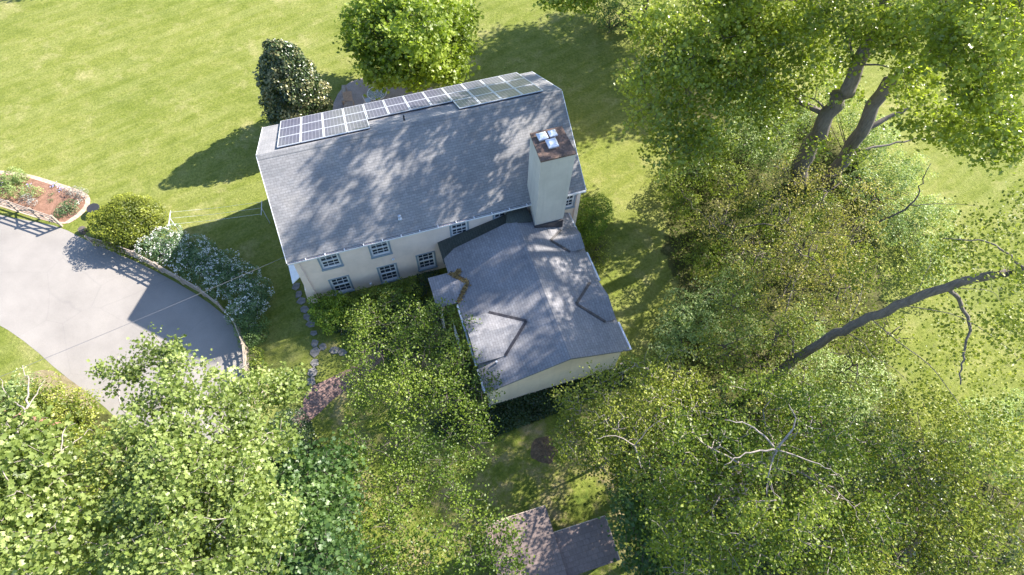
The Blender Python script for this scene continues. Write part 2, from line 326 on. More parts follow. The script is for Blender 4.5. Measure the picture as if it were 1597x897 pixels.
def tree(name, label, cat, stems, lobes, mat, dens=1.1, per=26, size=.15, spread=.34, bark_m='bark', trunk_r=.25, group=None, up=.6, tpl=T_BROAD, gap=.40, twig=.6, flat=.75, limb=True, taper=.78, twigless=False, extra=None):
    """stems: polylines (first is the trunk); lobes: (x, y, z, r)"""
    base = np.array(stems[0][0], float)
    root = empty(name, (0, 0, 0), label=label, cat=cat, group=group); root.location = tuple(base)
    off = base
    tb = MB(); nodes = []
    for k, st in enumerate(stems):
        pts = catmull(st, 5); n = len(pts)
        tr = trunk_r * (1 if k == 0 else .8)
        rs = [tr * (1 - taper * i / (n - 1)) * (1.25 if i == 0 else 1) for i in range(n)]
        for i in range(1, n - 1): pts[i] = pts[i] + rng.normal(size=3) * tr * .18
        tb.tube([p - off for p in pts], rs, 9)
        nodes += list(zip(pts[1:], rs[1:]))
    P = []; Ti = []
    for li, lb in enumerate(lobes):
        c = np.array(lb[:3], float); r = lb[3]; dm = lb[4] if len(lb) > 4 else 1.0
        nd = np.array([p for p, _ in nodes]); dist = np.linalg.norm(nd - c, axis=1) + np.maximum(0, nd[:, 2] - c[2] + .3 * r) * 3
        j = int(np.argmin(dist)); s, sr = nodes[j]
        mid = (s + c) / 2 + np.array([0, 0, .08 * np.linalg.norm(s - c)]) + rng.normal(size=3) * .12 * r
        L0 = np.linalg.norm(s - c); r0 = min(sr * .8, .035 + .022 * L0 + .02 * r) * twig
        if limb:
            q = [s, s * .5 + mid * .5 + rng.normal(size=3) * .04 * L0, mid, mid * .5 + c * .5 + rng.normal(size=3) * .04 * L0, c]
            q = catmull(q, 3); tb.tube([p - off for p in q], [r0 * (1 - .6 * i / (len(q) - 1)) for i in range(len(q))], 6)
            nodes.append((mid, r0 * .7)); nodes.append((c, r0 * .4))
        m = max(3, int(4 * math.pi * r * r * dens * dm))
        cp, _ = sphere_pts(c, r, int(m * 2.4), flat=flat)
        g_ = lb[5] if len(lb) > 5 else gap; keep = clumpy(cp, 1.25, li * .7) + rng.normal(size=len(cp)) * (.12 if g_ == gap else .04) > g_
        cp = cp[keep][:m]
        if not len(cp): continue
        cp = cp[np.argsort(np.linalg.norm(cp - c, axis=1))]
        bd = clumpy(cp, .6, 2.0) * .5 + rng.random(len(cp)) * .3 + rng.normal() * .09
        P.append(np.repeat(cp, per, 0) + rng.normal(size=(len(cp) * per, 3)) * np.array([1, 1, .55]) * spread)
        Ti.append(np.repeat(bd, per) + rng.normal(size=len(cp) * per) * .16)
        if not twigless:
            tn = np.zeros((len(cp) * 2 + 2, 3)); tn[0] = c; tn[1] = mid; cnt = 2
            for p in cp:
                d = np.linalg.norm(tn[:cnt] - p, axis=1); k = int(np.argmin(d)); a = tn[k]
                m2 = (a + p) / 2 + rng.normal(size=3) * .07 * d[k]
                fr = np.linalg.norm(a - c) / (r + .01); w = (.045 * (1 - min(fr, 1)) * (r / 2.5) ** .5 + .011) * twig
                tb.tube([a - off, m2 - off, p - off], [w, w * .75, w * .45], 4)
                tn[cnt] = m2; tn[cnt + 1] = p; cnt += 2
    if extra: extra(tb, off)
    tb.build("trunk", M[bark_m], root, True)
    P = np.concatenate(P); Ti = np.concatenate(Ti)
    leaves("crown", P - off, size, Ti, L_[mat], root, up, tpl)
    return root

def shrub(name, label, lobes, mat, dens=26, size=.08, cat='shrub', group=None, per=1, tpl=T_SMALL, flowers=None, fdens=4, fsize=.09, flat=.8, rough=.12, core=True, up=.3, bark_m='bark', stem=True, lo=.72):
    """dense rounded shrub: lobes (x,y,z,r) near the ground; leaves on and under the surface"""
    c0 = np.array(lobes[0][:3], float); base = np.array([c0[0], c0[1], 0.0])
    root = empty(name, base, label=label, cat=cat, group=group)
    P = []; D = []; T = []; FP = []; st = MB()
    for i, lb in enumerate(lobes):
        c = np.array(lb[:3], float); r = lb[3]; n = int(4 * math.pi * r * r * dens)
        p, d = sphere_pts(c, r, n, lo=lo, flat=flat, top=True)
        wob = clumpy(p, 3.2 / max(r, .5) ** .5, i) - .5
        p = p + d * (wob * rough * 4 * r ** .5)[:, None] * .6
        k = p[:, 2] > .03; P.append(p[k]); D.append(d[k]); T.append(.42 + rng.normal() * .08 + wob[k] * 1.1 + rng.normal(size=k.sum()) * .17)
        if flowers:
            m = int(4 * math.pi * r * r * fdens); q, dq = sphere_pts(c, r * 1.03, m, lo=.97, flat=flat, top=True)
            kk = (clumpy(q, 2.2, 5 + i) > .42) & (q[:, 2] > .1)
            FP.append(np.repeat(q[kk], 5, 0) + rng.normal(size=(kk.sum() * 5, 3)) * .05)
        if stem:
            for _ in range(5):
                e = c + rng.normal(size=3) * r * .35; b = base.copy()
                st.tube([b - base, (b + e) / 2 - base + rng.normal(size=3) * .06, e - base], [.035, .025, .012], 5)
    if stem: st.build("stems", M[bark_m], root, True)
    leaves("foliage", np.concatenate(P) - base, size, np.concatenate(T), L_[mat], root, up, tpl, np.concatenate(D))
    if flowers: 
        q = np.concatenate(FP); leaves("flowers", q - base, fsize, rng.random(len(q)), L_[flowers], root, 1.2, T_SMALL)
    return root

def smooth_poly(pts, it=2):
    p = [np.array(a, float) for a in pts]
    for _ in range(it):
        q = []
        for i in range(len(p)):
            a, b = p[i], p[(i + 1) % len(p)]; q += [a * .75 + b * .25, a * .25 + b * .75]
        p = q
    return p
def sheet(name, pts, z, mat, kind='structure', jit=0.0, it=2, **k):
    p = smooth_poly(pts, it) if it else [np.array(a, float) for a in pts]
    if jit: p = [a + np.append(rng.normal(size=2) * jit, 0) for a in p]
    o = mesh_obj(name, [(a[0], a[1], z) for a in p], [tuple(range(len(p)))], mat)
    return tag(o, kind=kind, **k)
def in_poly(P, poly):
    x, y = P[:, 0], P[:, 1]; c = np.zeros(len(P), bool); n = len(poly)
    for i in range(n):
        x1, y1 = poly[i][:2]; x2, y2 = poly[(i + 1) % n][:2]
        m = ((y1 > y) != (y2 > y)) & (x < (x2 - x1) * (y - y1) / (y2 - y1 + 1e-12) + x1); c ^= m
    return c
def scatter(poly, n):
    a = np.array([p[:2] for p in poly]); lo, hi = a.min(0), a.max(0)
    q = lo + rng.random((n, 2)) * (hi - lo); q = q[in_poly(q, poly)]; return np.c_[q, np.zeros(len(q))]

# ------------------------------------------------------------------ ground
DRIVE = [(-60, 27), *[tuple(p[:2]) for p in ats([(-60, 318), (0, 336), (50, 345), (95, 354), (140, 378), (200, 402), (260, 432), (318, 466), (360, 500), (381, 540), (386, 580), (392, 640), (380, 720), (300, 760), (210, 680), (150, 622), (92, 580), (50, 541), (0, 506), (-80, 470)])], (-60, 19)]
sheet("driveway", [(*p, 0) for p in DRIVE], .008, M['drive'], it=1)
BED = ats([(-40, 262), (0, 266), (40, 270), (90, 285), (135, 300), (143, 312), (136, 328), (120, 342), (100, 352), (50, 338), (0, 322), (-40, 310)])
sheet("flower_bed_edging", BED, .016, M['edge'], it=2)
BEDI = ats([(-40, 268), (0, 271), (38, 275), (86, 290), (124, 303), (135, 313), (129, 326), (114, 338), (98, 349), (50, 336), (0, 319), (-40, 307)])
sheet("flower_bed_soil", BEDI, .024, M['mulch'], it=1)
YARD = smooth_poly(ats([(500, 520), (700, 500), (760, 640), (960, 590), (980, 640), (940, 720), (960, 800), (1010, 897), (700, 990), (400, 960), (430, 760), (470, 690), (520, 640), (540, 590)]), 1)
WOOD = ats([(1080, 130), (1160, 110), (1290, 190), (1350, 290), (1360, 380), (1370, 450), (1380, 560), (1440, 690), (1600, 740), (1760, 960), (1300, 1050), (980, 1000), (960, 870), (1000, 790), (960, 700), (1030, 640), (1050, 560), (1060, 470), (1040, 380), (1060, 260)])
WOODW = ats([(-150, 590), (0, 600), (70, 600), (150, 640), (205, 700), (300, 780), (400, 740), (470, 700), (480, 800), (420, 1000), (-150, 1050)])
def sdist(P, poly):
    a = np.array([p[:2] for p in poly]); b = np.roll(a, -1, 0); d = np.full(len(P), 1e9)
    for p, q in zip(a, b):
        t_ = np.clip(((P - p) @ (q - p)) / ((q - p) @ (q - p) + 1e-9), 0, 1); d = np.minimum(d, np.linalg.norm(P - p - t_[:, None] * (q - p), axis=1))
    return np.where(in_poly(P, poly), d, -d)
gx = np.concatenate([[-300, -150, -90], np.arange(-60, 60.1, .6), [90, 150, 300]]); gy = np.concatenate([[-300, -150, -60, -30], np.arange(-12, 72, .6), [100, 160, 300]])
GX, GY = np.meshgrid(gx, gy); gp2 = np.c_[GX.ravel(), GY.ravel()]; nx, ny = len(gx), len(gy)
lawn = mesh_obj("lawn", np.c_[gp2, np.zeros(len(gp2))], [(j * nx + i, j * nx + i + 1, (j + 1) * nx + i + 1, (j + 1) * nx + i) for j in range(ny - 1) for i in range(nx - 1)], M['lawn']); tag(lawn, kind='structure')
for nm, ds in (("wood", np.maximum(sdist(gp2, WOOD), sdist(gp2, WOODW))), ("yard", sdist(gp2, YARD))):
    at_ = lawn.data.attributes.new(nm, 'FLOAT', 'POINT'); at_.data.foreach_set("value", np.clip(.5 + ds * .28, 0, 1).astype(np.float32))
PATH = ats([(392, 720), (470, 640), (478, 606), (515, 590), (545, 575), (575, 548), (600, 535), (608, 545), (585, 575), (550, 602), (520, 622), (495, 648), (430, 700), (392, 760)])
sheet("brick_path", PATH, .016, M['path_brick'], it=1)
sheet("patio", ats([(517, 168), (530, 140), (552, 124), (590, 118), (660, 130), (700, 150), (700, 190), (600, 215), (520, 215)]), .010, M['patio'], it=1)
sheet("driveway_verge", ats([(20, 598), (60, 575), (92, 580), (128, 605), (165, 640), (120, 640), (60, 615)]), .006, M['verge'], it=2)

# ------------------------------------------------------------------ house (local axes: x along the front, y to the back)
HX, HY, YAW = -12.7085, 17.5704, rad(20.2303)
HL, HD, HR, HE, RV, HB = 18.046, 10.29, 8.576, 5.299, 5.174, 5.715
SF = (HR - HE) / RV; SB = (HR - HB) / (HD - RV)
house = empty("house", (HX, HY, 0), YAW, label="cream stucco house with grey shingle roofs, rooftop solar panels and a gabled rear wing", cat="house")
def hw(u, v, z=0.0):
    return np.array([HX + u * math.cos(YAW) - v * math.sin(YAW), HY + u * math.sin(YAW) + v * math.cos(YAW), z])
WINS = [(1.62, 2.70, 3.32, 4.66), (4.59, 5.68, 3.32, 4.66), (1.66, 2.76, .26, 1.94), (4.68, 5.76, .2, 1.94), (7.2, 8.26, .52, 2.2), (9.55, 10.56, 3.34, 4.7), (12.28, 13.36, 3.42, 4.72), (16.92, 17.55, 3.40, 4.80)]
# main walls: front wall is a grid with real openings
wv = .326; u0, u1 = .33, HL - .33; v1 = HD - .33; zt = HE + SF * wv - .14
mb = MB()
us = sorted({u0, u1, *[w[0] for w in WINS], *[w[1] for w in WINS]}); zs = sorted({-.3, zt, *[w[2] for w in WINS], *[w[3] for w in WINS]})
for i in range(len(us) - 1):
    for j in range(len(zs) - 1):
        cu, cz = (us[i] + us[i + 1]) / 2, (zs[j] + zs[j + 1]) / 2
        if any(w[0] < cu < w[1] and w[2] < cz < w[3] for w in WINS): continue
        b = len(mb.v); mb.v += [(us[i], wv, zs[j]), (us[i + 1], wv, zs[j]), (us[i + 1], wv, zs[j + 1]), (us[i], wv, zs[j + 1])]; mb.f.append((b, b + 1, b + 2, b + 3))
for w in WINS:
    for a, c in (((w[0], w[2]), (w[1], w[2])), ((w[1], w[2]), (w[1], w[3])), ((w[1], w[3]), (w[0], w[3])), ((w[0], w[3]), (w[0], w[2]))):
        b = len(mb.v); mb.v += [(a[0], wv, a[1]), (c[0], wv, c[1]), (c[0], wv + .14, c[1]), (a[0], wv + .14, a[1])]; mb.f.append((b, b + 3, b + 2, b + 1))
gp = lambda u: [(u, wv, -.3), (u, v1, -.3), (u, v1, HB + SB * .33 - .16), (u, RV, HR - .16), (u, wv, zt)]
for u in (u0, u1):
    b = len(mb.v); mb.v += gp(u); mb.f.append(tuple(range(b, b + 5)))
b = len(mb.v); mb.v += [(u0, v1, -.3), (u1, v1, -.3), (u1, v1, HB), (u0, v1, HB)]; mb.f.append((b, b + 1, b + 2, b + 3))
# corner piers seen at both ends of the front wall
mb.prism([(.10, .22, -.3), (.56, .22, -.3), (.50, .22, 4.9), (.22, .22, 4.9)], (0, .5, 0))
mb.prism([(-.18, .26, -.3), (.12, .26, -.3), (.18, .26, 1.7), (.02, .26, 1.5)], (0, .9, 0))
mb.prism([(17.66, .24, -.3), (17.98, .24, -.3), (17.92, .24, 4.9), (17.70, .24, 4.9)], (0, .4, 0))
mb.build("wall", M['wall'], house)
def roof_slab(name, poly, mat, th=.13): return MB().prism(poly, (0, 0, -th)).build(name, mat, house)
mb = MB()
mb.prism([(0, 0, HE), (HL, 0, HE), (HL, RV, HR), (0, RV, HR)], (0, 0, -.14))
mb.prism([(0, RV, HR), (HL, RV, HR), (HL, HD, HB), (0, HD, HB)], (0, 0, -.14))
mb.prism([(0, RV - .24, HR - .24 * SF + .022), (HL, RV - .24, HR - .24 * SF + .022), (HL, RV, HR + .03), (0, RV, HR + .03)], (0, 0, -.02))
mb.prism([(0, RV, HR + .03), (HL, RV, HR + .03), (HL, RV + .24, HR - .24 * SB + .022), (0, RV + .24, HR - .24 * SB + .022)], (0, 0, -.02))
for a in (.0, ):
    pass
mb.build("roof", M['roof'], house)
# trims and gutters
mb = MB()
for u in (-.02, HL + .02):
    mb.bar((u, 0, HE - .10), (u, RV, HR - .10), .035, .2); mb.bar((u, RV, HR - .10), (u, HD, HB - .10), .035, .2)
mb.box(.02, HL - .02, HD + .003, HD + .04, HB - .2, HB - .03)
mb.build("rake_board", M['trimw'], house)
mb = MB()
mb.prism([(0, -.02, HE - .16), (0, -.13, HE - .14), (0, -.13, HE - .02), (0, -.115, HE - .02), (0, -.115, HE - .12), (0, -.035, HE - .12), (0, -.02, HE - .03)], (14.5, 0, 0))
mb.prism([(16.2, -.02, HE - .16), (16.2, -.13, HE - .14), (16.2, -.13, HE - .02), (16.2, -.115, HE - .02), (16.2, -.115, HE - .12), (16.2, -.035, HE - .12), (16.2, -.02, HE - .03)], (HL - 16.2, 0, 0))
for k in np.arange(1, 14.4, 1.1): mb.box(k, k + .05, -.15, .0, HE - .03, HE + .01)
gt = mb.build("gutter", M['trimw'], house)
MB().box(.01, 14.4, -.11, -.04, HE - .115, HE - .075).build("gutter_dark_strip", M['gut'], gt)  # dark maroon strip along the gutter floor
# windows
def window(w):
    x0, x1, z0, z1 = w; t = .10
    m = MB()      # blue-grey casing round the opening, standing proud
    m.box(x0 - t, x0, wv - .03, wv + .004, z0, z1); m.box(x1, x1 + t, wv - .03, wv + .004, z0, z1)
    m.box(x0 - t, x1 + t, wv - .034, wv + .004, z1, z1 + t); m.box(x0 - t - .02, x1 + t + .02, wv - .09, wv + .004, z0 - .13, z0)
    f = m.build("window", M['trimb'], house)
    m = MB(); zm = z0 + (z1 - z0) * .52; d0, d1 = wv + .02, wv + .075; s = .085
    m.box(x0, x0 + s, d0, d1, z0, z1); m.box(x1 - s, x1, d0, d1, z0, z1); m.box(x0 + s, x1 - s, d0, d1, z0, z0 + s * 1.2); m.box(x0 + s, x1 - s, d0, d1, z1 - s, z1); m.box(x0 + s, x1 - s, d0 - .012, d1, zm - .04, zm + .04)
    n = 3 if x1 - x0 > .8 else 2
    for k in range(1, n):
        x = x0 + (x1 - x0) * k / n; m.box(x - .016, x + .016, d0 + .02, d1 - .004, z0 + s, z1 - s)
    for zz in ((z0 + zm) / 2, (zm + z1) / 2): m.box(x0 + s, x1 - s, d0 + .022, d1 - .006, zz - .016, zz + .016)
    m.build("sash", M['trimw'], f)
    MB().box(x0, x1, wv + .078, wv + .09, z0, z1).build("pane", M['glass'], f)
    # pale blind behind the upper part
for w in WINS: window(w)
for u, z in ((3.95, .42), (5.72, 2.55)):
    m = MB(); m.box(u - .06, u + .06, wv - .1, wv, z - .05, z + .07); m.prism([(u - .1, wv - .12, z + .07), (u + .1, wv - .12, z + .07), (u + .07, wv - .22, z + .2), (u - .07, wv - .22, z + .2)], (0, .05, .05)); m.build("wall_lamp", M['trimw'], house)
# door hood on the left end wall
m = MB(); m.prism([(.33, 1.1, 2.35), (-.55, .75, 1.95), (-.62, 2.35, 1.95), (.33, 2.2, 2.35)], (0, 0, -.07)); m.build("door_hood", M['trimw'], house)
# vents
MB().tube([(6.71, .75, 5.6), (6.71, .75, 6.02)], [.07, .07], 10).tube([(6.71, .75, 5.72), (6.71, .75, 5.86)], [.15, .10], 10).tube([(6.71, .75, 6.02), (6.71, .75, 6.1)], [.11, .09], 10).build("roof_vent", M['metal'], house, True)
MB().tube([(8.45, 5.8, 8.2), (8.45, 5.8, 8.62)], .05, 8).build("vent_pipe", M['dark'], house, True)
# solar panels on the back slope: one panel, copied
ang = math.atan(-SB); PW, PH = 1.323, 1.66 / math.cos(ang)
def panel(col, row, first=[None]):
    if first[0] is None:
        m = MB(); w, h = PW - .035, PH - .04; e = .045
        m.box(0, w, 0, e, 0, .045); m.box(0, w, h - e, h, 0, .045); m.box(0, e, e, h - e, 0, .045); m.box(w - e, w, e, h - e, 0, .045)
        p = m.build("solar_panel", M['frame'], house); MB().box(e - .001, w - e + .001, e - .001, h - e + .001, .008, .036).build("cell_face", M['cells'], p)
        first[0] = p
    else: p = copy_tree(first[0], house)
    vv = RV + .30 + row * 1.66
    p.location = (1.15 + col * PW, vv, HR - (vv - RV) * SB + .12); p.rotation_euler = (ang, 0, 0)
for c in range(12):
    for r in range(3):
        if 4 <= c < 8 and r == 0: continue
        panel(c, r)
m = MB()
for v, a, b_ in ((5.62, 1.2, 6.4), (8.2, 1.2, 17), (9.9, 1.2, 17), (5.62, 11.8, 17), (7.3, 6.5, 11.7)):
    m.box(a, b_, v, v + .05, HR - (v - RV) * SB + .003, HR - (v + .05 - RV) * SB + .10)
m.build("panel_rail", M['metal'], house)
# chimney
ch = MB()
bt = [(14.46, -1.10), (16.18, -1.10), (16.12, .85), (14.56, .85)]; tp = [(14.44, -1.08), (16.40, -1.08), (16.34, .92), (14.54, .92)]
ch.v += [(x, y, -.2) for x, y in bt] + [(x, y, 10.1) for x, y in tp]; ch.f += [(0, 1, 5, 4), (1, 2, 6, 5), (2, 3, 7, 6), (3, 0, 4, 7), (4, 5, 6, 7)]
cho = ch.build("chimney", M['chim'], house)
MB().prism([(14.42, -1.10, 10.1), (16.43, -1.10, 10.1), (16.36, .95, 10.1), (14.51, .95, 10.1)], (0, 0, .10)).build("chimney_cap", M['capb'], cho)
for (x, y, w, d, rot) in ((15.02, .42, .55, .50, 3), (15.62, .46, .44, .44, 2), (15.36, -.20, .58, .60, 0)):
    m = MB(); m.box(-w * .36, w * .36, -d * .36, d * .36, 0, .12); m.box(-w / 2, w / 2, -d / 2, d / 2, .12, .17)
    m.prism([(-w / 2, -d / 2, .17), (w / 2, -d / 2, .17), (w / 2, d / 2, .17), (-w / 2, d / 2, .17)], (0, 0, .02))
    b = len(m.v); i = .12; m.v += [(-w / 2, -d / 2, .19), (w / 2, -d / 2, .19), (w / 2, d / 2, .19), (-w / 2, d / 2, .19), (-w / 2 + i, -d / 2 + i, .27), (w / 2 - i, -d / 2 + i, .27), (w / 2 - i, d / 2 - i, .27), (-w / 2 + i, d / 2 - i, .27)]
    m.f += [(b, b + 1, b + 5, b + 4), (b + 1, b + 2, b + 6, b + 5), (b + 2, b + 3, b + 7, b + 6), (b + 3, b, b + 4, b + 7), (b + 4, b + 5, b + 6, b + 7)]
    f = m.build("flue_cap", M['capm'], cho); f.location = (x, y, 10.2); f.rotation_euler = (0, 0, rad(rot))
MB().box(14.38, 16.24, -1.2, -1.10, 3.6, 4.42).build("chimney_flashing", M['flash'], house)
# wing
WU, WH_, WE = 13.376, 4.697, 3.339; UA, UB, VS = 8.65, 17.10, -10.02
sl = (WH_ - WE) / (WU - UA); sr = (WH_ - WE) / (UB - WU)
zl = lambda u: WH_ - sl * (WU - u); zr = lambda u: WH_ - sr * (u - WU)
mb = MB(); ws = VS + .28
mb.prism([(UA + .3, ws, -.3), (UB - .3, ws, -.3), (UB - .3, ws, zr(UB - .3) - .14), (WU, ws, WH_ - .14), (UA + .3, ws, zl(UA + .3) - .14)], (0, -ws - 1.25, 0))
mb.build("wing_wall", M['wing'], house)
mb = MB()
mb.prism([(WU, VS, WH_), (WU, -.45, WH_), (9.4, -.70, zl(9.4)), (UA, -1.1, WE), (UA, VS, WE)], (0, 0, -.12))
mb.prism([(WU, VS, WH_), (UB, VS, WE), (UB, -.05, WE), (WU, -.05, WH_)], (0, 0, -.12))
mb.build("wing_roof", M['roofw'], house)
mb = MB(); mb.prism([(WU - .22, VS - .003, zl(WU - .22) + .02), (WU, VS - .003, WH_ + .03), (WU, -.45, WH_ + .03), (WU - .22, -.45, zl(WU - .22) + .02)], (0, 0, -.018)); mb.prism([(WU + .22, VS - .003, zr(WU + .22) + .02), (WU, VS - .003, WH_ + .03), (WU, -.45, WH_ + .03), (WU + .22, -.45, zr(WU + .22) + .02)], (0, 0, -.018)); mb.build("ridge_cap", M['roofw'], house)
mb = MB(); mb.prism([(UA - .05, -1.3, WE - .25), (UA - .05, wv - .01, WE - .22), (WU + .2, wv - .01, WH_ - .28), (WU + .2, -.8, WH_ - .3)], (0, 0, -.1))
mb.prism([(WU - .6, -.5, WH_ - .1), (WU + .1, -.8, WH_ + .045), (WU + 1.05, -.75, WH_ - .3), (WU + .9, wv - .01, WH_ + .12), (WU - .3, wv - .01, WH_ + .1)], (0, 0, -.05)); mb.build("connecting_roof", M['roofdark'], house)
mb.v = []; mb.f = []
def gable_dormer(V0, VN, VSo, uf, zf=None):
    mb = MB(); fw_ = MB()
    u0_, v0_, z0_ = V0; lift = .012
    for V in (VN, VSo):
        mb.prism([(u0_, v0_, z0_ + lift), (V[0], V[1], V[2] + lift), (uf, V[1], V[2] + lift), (uf, v0_, z0_ + lift)], (0, 0, -.09))
    s = 1 if uf > u0_ else -1
    fw_.prism([(uf - s * .18, VN[1] - .12, 2.6), (uf - s * .18, VN[1] - .12, VN[2] - .08), (uf - s * .18, v0_, z0_ - .10), (uf - s * .18, VSo[1] + .12, VSo[2] - .08), (uf - s * .18, VSo[1] + .12, 2.6)], (-s * .3, 0, 0))
    sd_ = (lambda u: zl(u)) if s < 0 else (lambda u: zr(u))
    vals = MB()
    for V in (VN, VSo):
        a = np.array([u0_, v0_, 0]); c = np.array([V[0], V[1], 0]); d = (c - a) / np.linalg.norm(c - a); n = np.array([-d[1], d[0], 0]) * .085
        vals.prism([(p[0], p[1], sd_(p[0]) + .03) for p in (a + n, c + n, c - n, a - n)], (0, 0, .02))
    r_ = mb.build("cross_gable_roof", M['roofw'], house); fw_.build("gable_face", M['wing'], house); vals.build("valley_flashing", M['flash'], r_)
gable_dormer((11.9, -7.01, zl(11.9)), (10.12, -5.62, zl(10.12)), (10.21, -8.45, zl(10.21)), 8.62)
gable_dormer((15.03, -6.74, zr(15.03)), (16.45, -5.41, zr(16.45)), (16.34, -8.1, zr(16.34)), 16.98)
gable_dormer((15.11, -2.2, zr(15.11)), (16.08, -1.45, zr(16.08)), (16.05, -3.12, zr(16.05)), 17.0)
gable_dormer((9.57, -3.26, zl(9.57)), (8.75, -2.15, WE + .02), (8.75, -4.25, WE + .02), 7.4)
for v in (-2.35, -4.05): MB().box(7.6, 7.72, v - .06, v + .06, -.1, 3.2).build("porch_post", M['trimw'], house)
for a, b_, u, z in ((-5.4, -4.35, UA - .06, WE - .05), (-10.0, -8.55, UA - .06, WE - .05), (-8.5, -5.55, UA - .1, WE + .33), (-5.3, -3.2, UB + .06, WE - .05), (-1.4, -.1, UB + .06, WE - .05), (-10.0, -8.2, UB + .06, WE - .05)):
    MB().bar((u, a, z), (u, b_, z), .10, .07).build("gutter", M['metal'], house)
for a_ in (((UA + .2, -9.9, WE - .1), (UA + .22, -9.85, .0)), ((UA + .12, -8.7, WE - .1), (UA + .12, -8.7, 0))): MB().tube(a_, .045, 8).build("downspout", M['metal'], house)
mb = MB().tube([(9.66, -8.65, 3.5), (9.66, -8.65, 3.85)], .06, 8).build("vent_pipe", M['metal'], house)

# leaf litter in the porch valleys
P = []
for a, b_ in (((9.5, -3.2), (8.7, -2.25)), ((9.5, -3.35), (8.75, -4.2)), ((8.9, -2.6), (9.3, -2.3))):
    k = rng.random(260)[:, None]; q = np.array(a) * (1 - k) + np.array(b_) * k + rng.normal(size=(260, 2)) * .07
    P += [hw(x, y, zl(x) + .07) for x, y in q]
tag(leaves("leaf_litter", np.array(P), .10, rng.random(len(P)), leafmat("dry_leaf", [(.12, .07, .03), (.26, .17, .06), (.42, .30, .12)], .1, .03, (1, 1, 1)), None, 1.0), "dry orange leaves caught in the valleys of the porch roof", "leaf litter", kind="stuff")

# ------------------------------------------------------------------ shed at the bottom edge
sr_ = [at(*p, 2.6) for p in ((850.6, 789), (864.5, 833))]
e1 = (sr_[1] - sr_[0]) / np.linalg.norm(sr_[1] - sr_[0]); n1 = np.array([e1[1], -e1[0], 0]) * -1   # n1 to the right
if n1[0] < 0: n1 = -n1
sang = math.atan2(n1[1], n1[0])
shed = empty("shed", at(852, 790, 0), sang, label="brown flat-roofed shed of two joined wings at the bottom edge of the photo", cat="shed")
shed.location = (float(sr_[0][0]), float(sr_[0][1]), 0)
def to_shed(p): d = p - np.array([sr_[0][0], sr_[0][1], 0]); return np.array([d @ np.array([math.cos(sang), math.sin(sang), 0]), d @ np.array([-math.sin(sang), math.cos(sang), 0])])
B1 = to_shed(at(943.5, 805, 2.45)); B2 = to_shed(at(965, 874, 2.3)); A2 = to_shed(at(780, 820, 2.6))
aw = -max(3.2, abs(A2[0])); yb = -4.2
m = MB(); m.prism([(aw, 0, 2.55), (0, 0, 2.62), (0, yb, 2.45), (aw, yb, 2.38)], (0, 0, -.12))
m.prism([(0.01, B1[1], 2.46), (B1[0], B1[1], 2.46), (B1[0], B2[1], 2.2), (0.01, B2[1], 2.2)], (0, 0, -.1)); m.build("roof", M['shedroof'], shed)
m = MB(); m.box(aw + .2, -.2, yb + .2, -.2, -.1, 2.3); m.box(-.1, B1[0] - .2, B2[1] + .2, B1[1] - .2, -.1, 2.1); m.build("wall", M['shedw'], shed)
m = MB(); m.bar((aw, .02, 2.50), (0, .02, 2.57), .04, .16); m.bar((0.02, B1[1] + .02, 2.4), (B1[0], B1[1] + .02, 2.4), .04, .14); m.bar((B1[0] + .02, B1[1], 2.4), (B1[0] + .02, B2[1], 2.15), .04, .14); m.build("fascia", M['woodp'], shed)

# ------------------------------------------------------------------ fences
def fence(label, pts, n, h=1.15):
    P0 = [np.array([*p[:2], 0]) for p in pts]; seg = [np.linalg.norm(P0[i + 1] - P0[i]) for i in range(len(P0) - 1)]; tot = sum(seg)
    def pos(s):
        for i, l in enumerate(seg):
            if s <= l + 1e-6: return P0[i] + (P0[i + 1] - P0[i]) * (s / l)
            s -= l
        return P0[-1]
    root = empty("fence", P0[0], label=label, cat="fence"); o = P0[0]; st = [pos(tot * k / n) - o for k in range(n + 1)]
    for p in st: MB().box(p[0] - .06, p[0] + .06, p[1] - .06, p[1] + .06, -.1, h + .08).build("post", M['wood'], root)
    for z in (.28, .56, .84, 1.12):
        m = MB()
        for k in range(n):
            m.bar(st[k] + [0, 0, z + random.uniform(-.02, .02)], st[k + 1] + [0, 0, z + random.uniform(-.02, .02)], .045, .09)
        m.build("rail", M['wood'], root)
    m = MB()
    for k in range(n):
        a, b_ = (.2, 1.1) if k % 2 else (1.1, .2); m.bar(st[k] + [.04, -.05, a], st[k + 1] + [.04, -.05, b_], .045, .08)
    m.build("brace", M['wood'], root)
fence("weathered rail fence between the flower bed and the driveway", ats([(-70, 300), (0, 320), (50, 337), (97, 353)]), 5)
fence("weathered rail fence curving along the driveway below the flowering shrubs", ats([(150, 384), (205, 399), (262, 429), (322, 463), (368, 500), (388, 540), (392, 590)]), 9)

# ------------------------------------------------------------------ clothes line, wires
lp = at(283, 364); rp = at(421, 348); dl = (rp - lp) / np.linalg.norm(rp - lp); nl = np.array([-dl[1], dl[0], 0])
cl = empty("clothes_line", lp, label="white clothes line strung between two T posts on the lawn left of the house", cat="clothes line")
for q, lean in ((lp, 0), (rp, 0)):
    b0 = q - lp; hgt = 1.75
    m = MB(); m.tube([b0, b0 + [0, 0, hgt]], .028, 8); m.tube([b0 + nl * -.6 + [0, 0, hgt - .02], b0 + nl * .6 + [0, 0, hgt - .02]], .022, 8); m.build("post", M['trimw'] if q is lp else M['metal'], cl)
m = MB()
for s in (-.5, 0, .5):
    a = nl * s + [0, 0, 1.72]; b_ = rp - lp + a; m.tube([a, (a + b_) / 2 - [0, 0, .08], b_], .006, 5)
m.build("line", M['trimw'], cl)
a = hw(-.02, .5, HE - .1); b_ = at(222, 498, 4.4); c_ = a + (b_ - a) * 4.0; c_[2] = 3.6
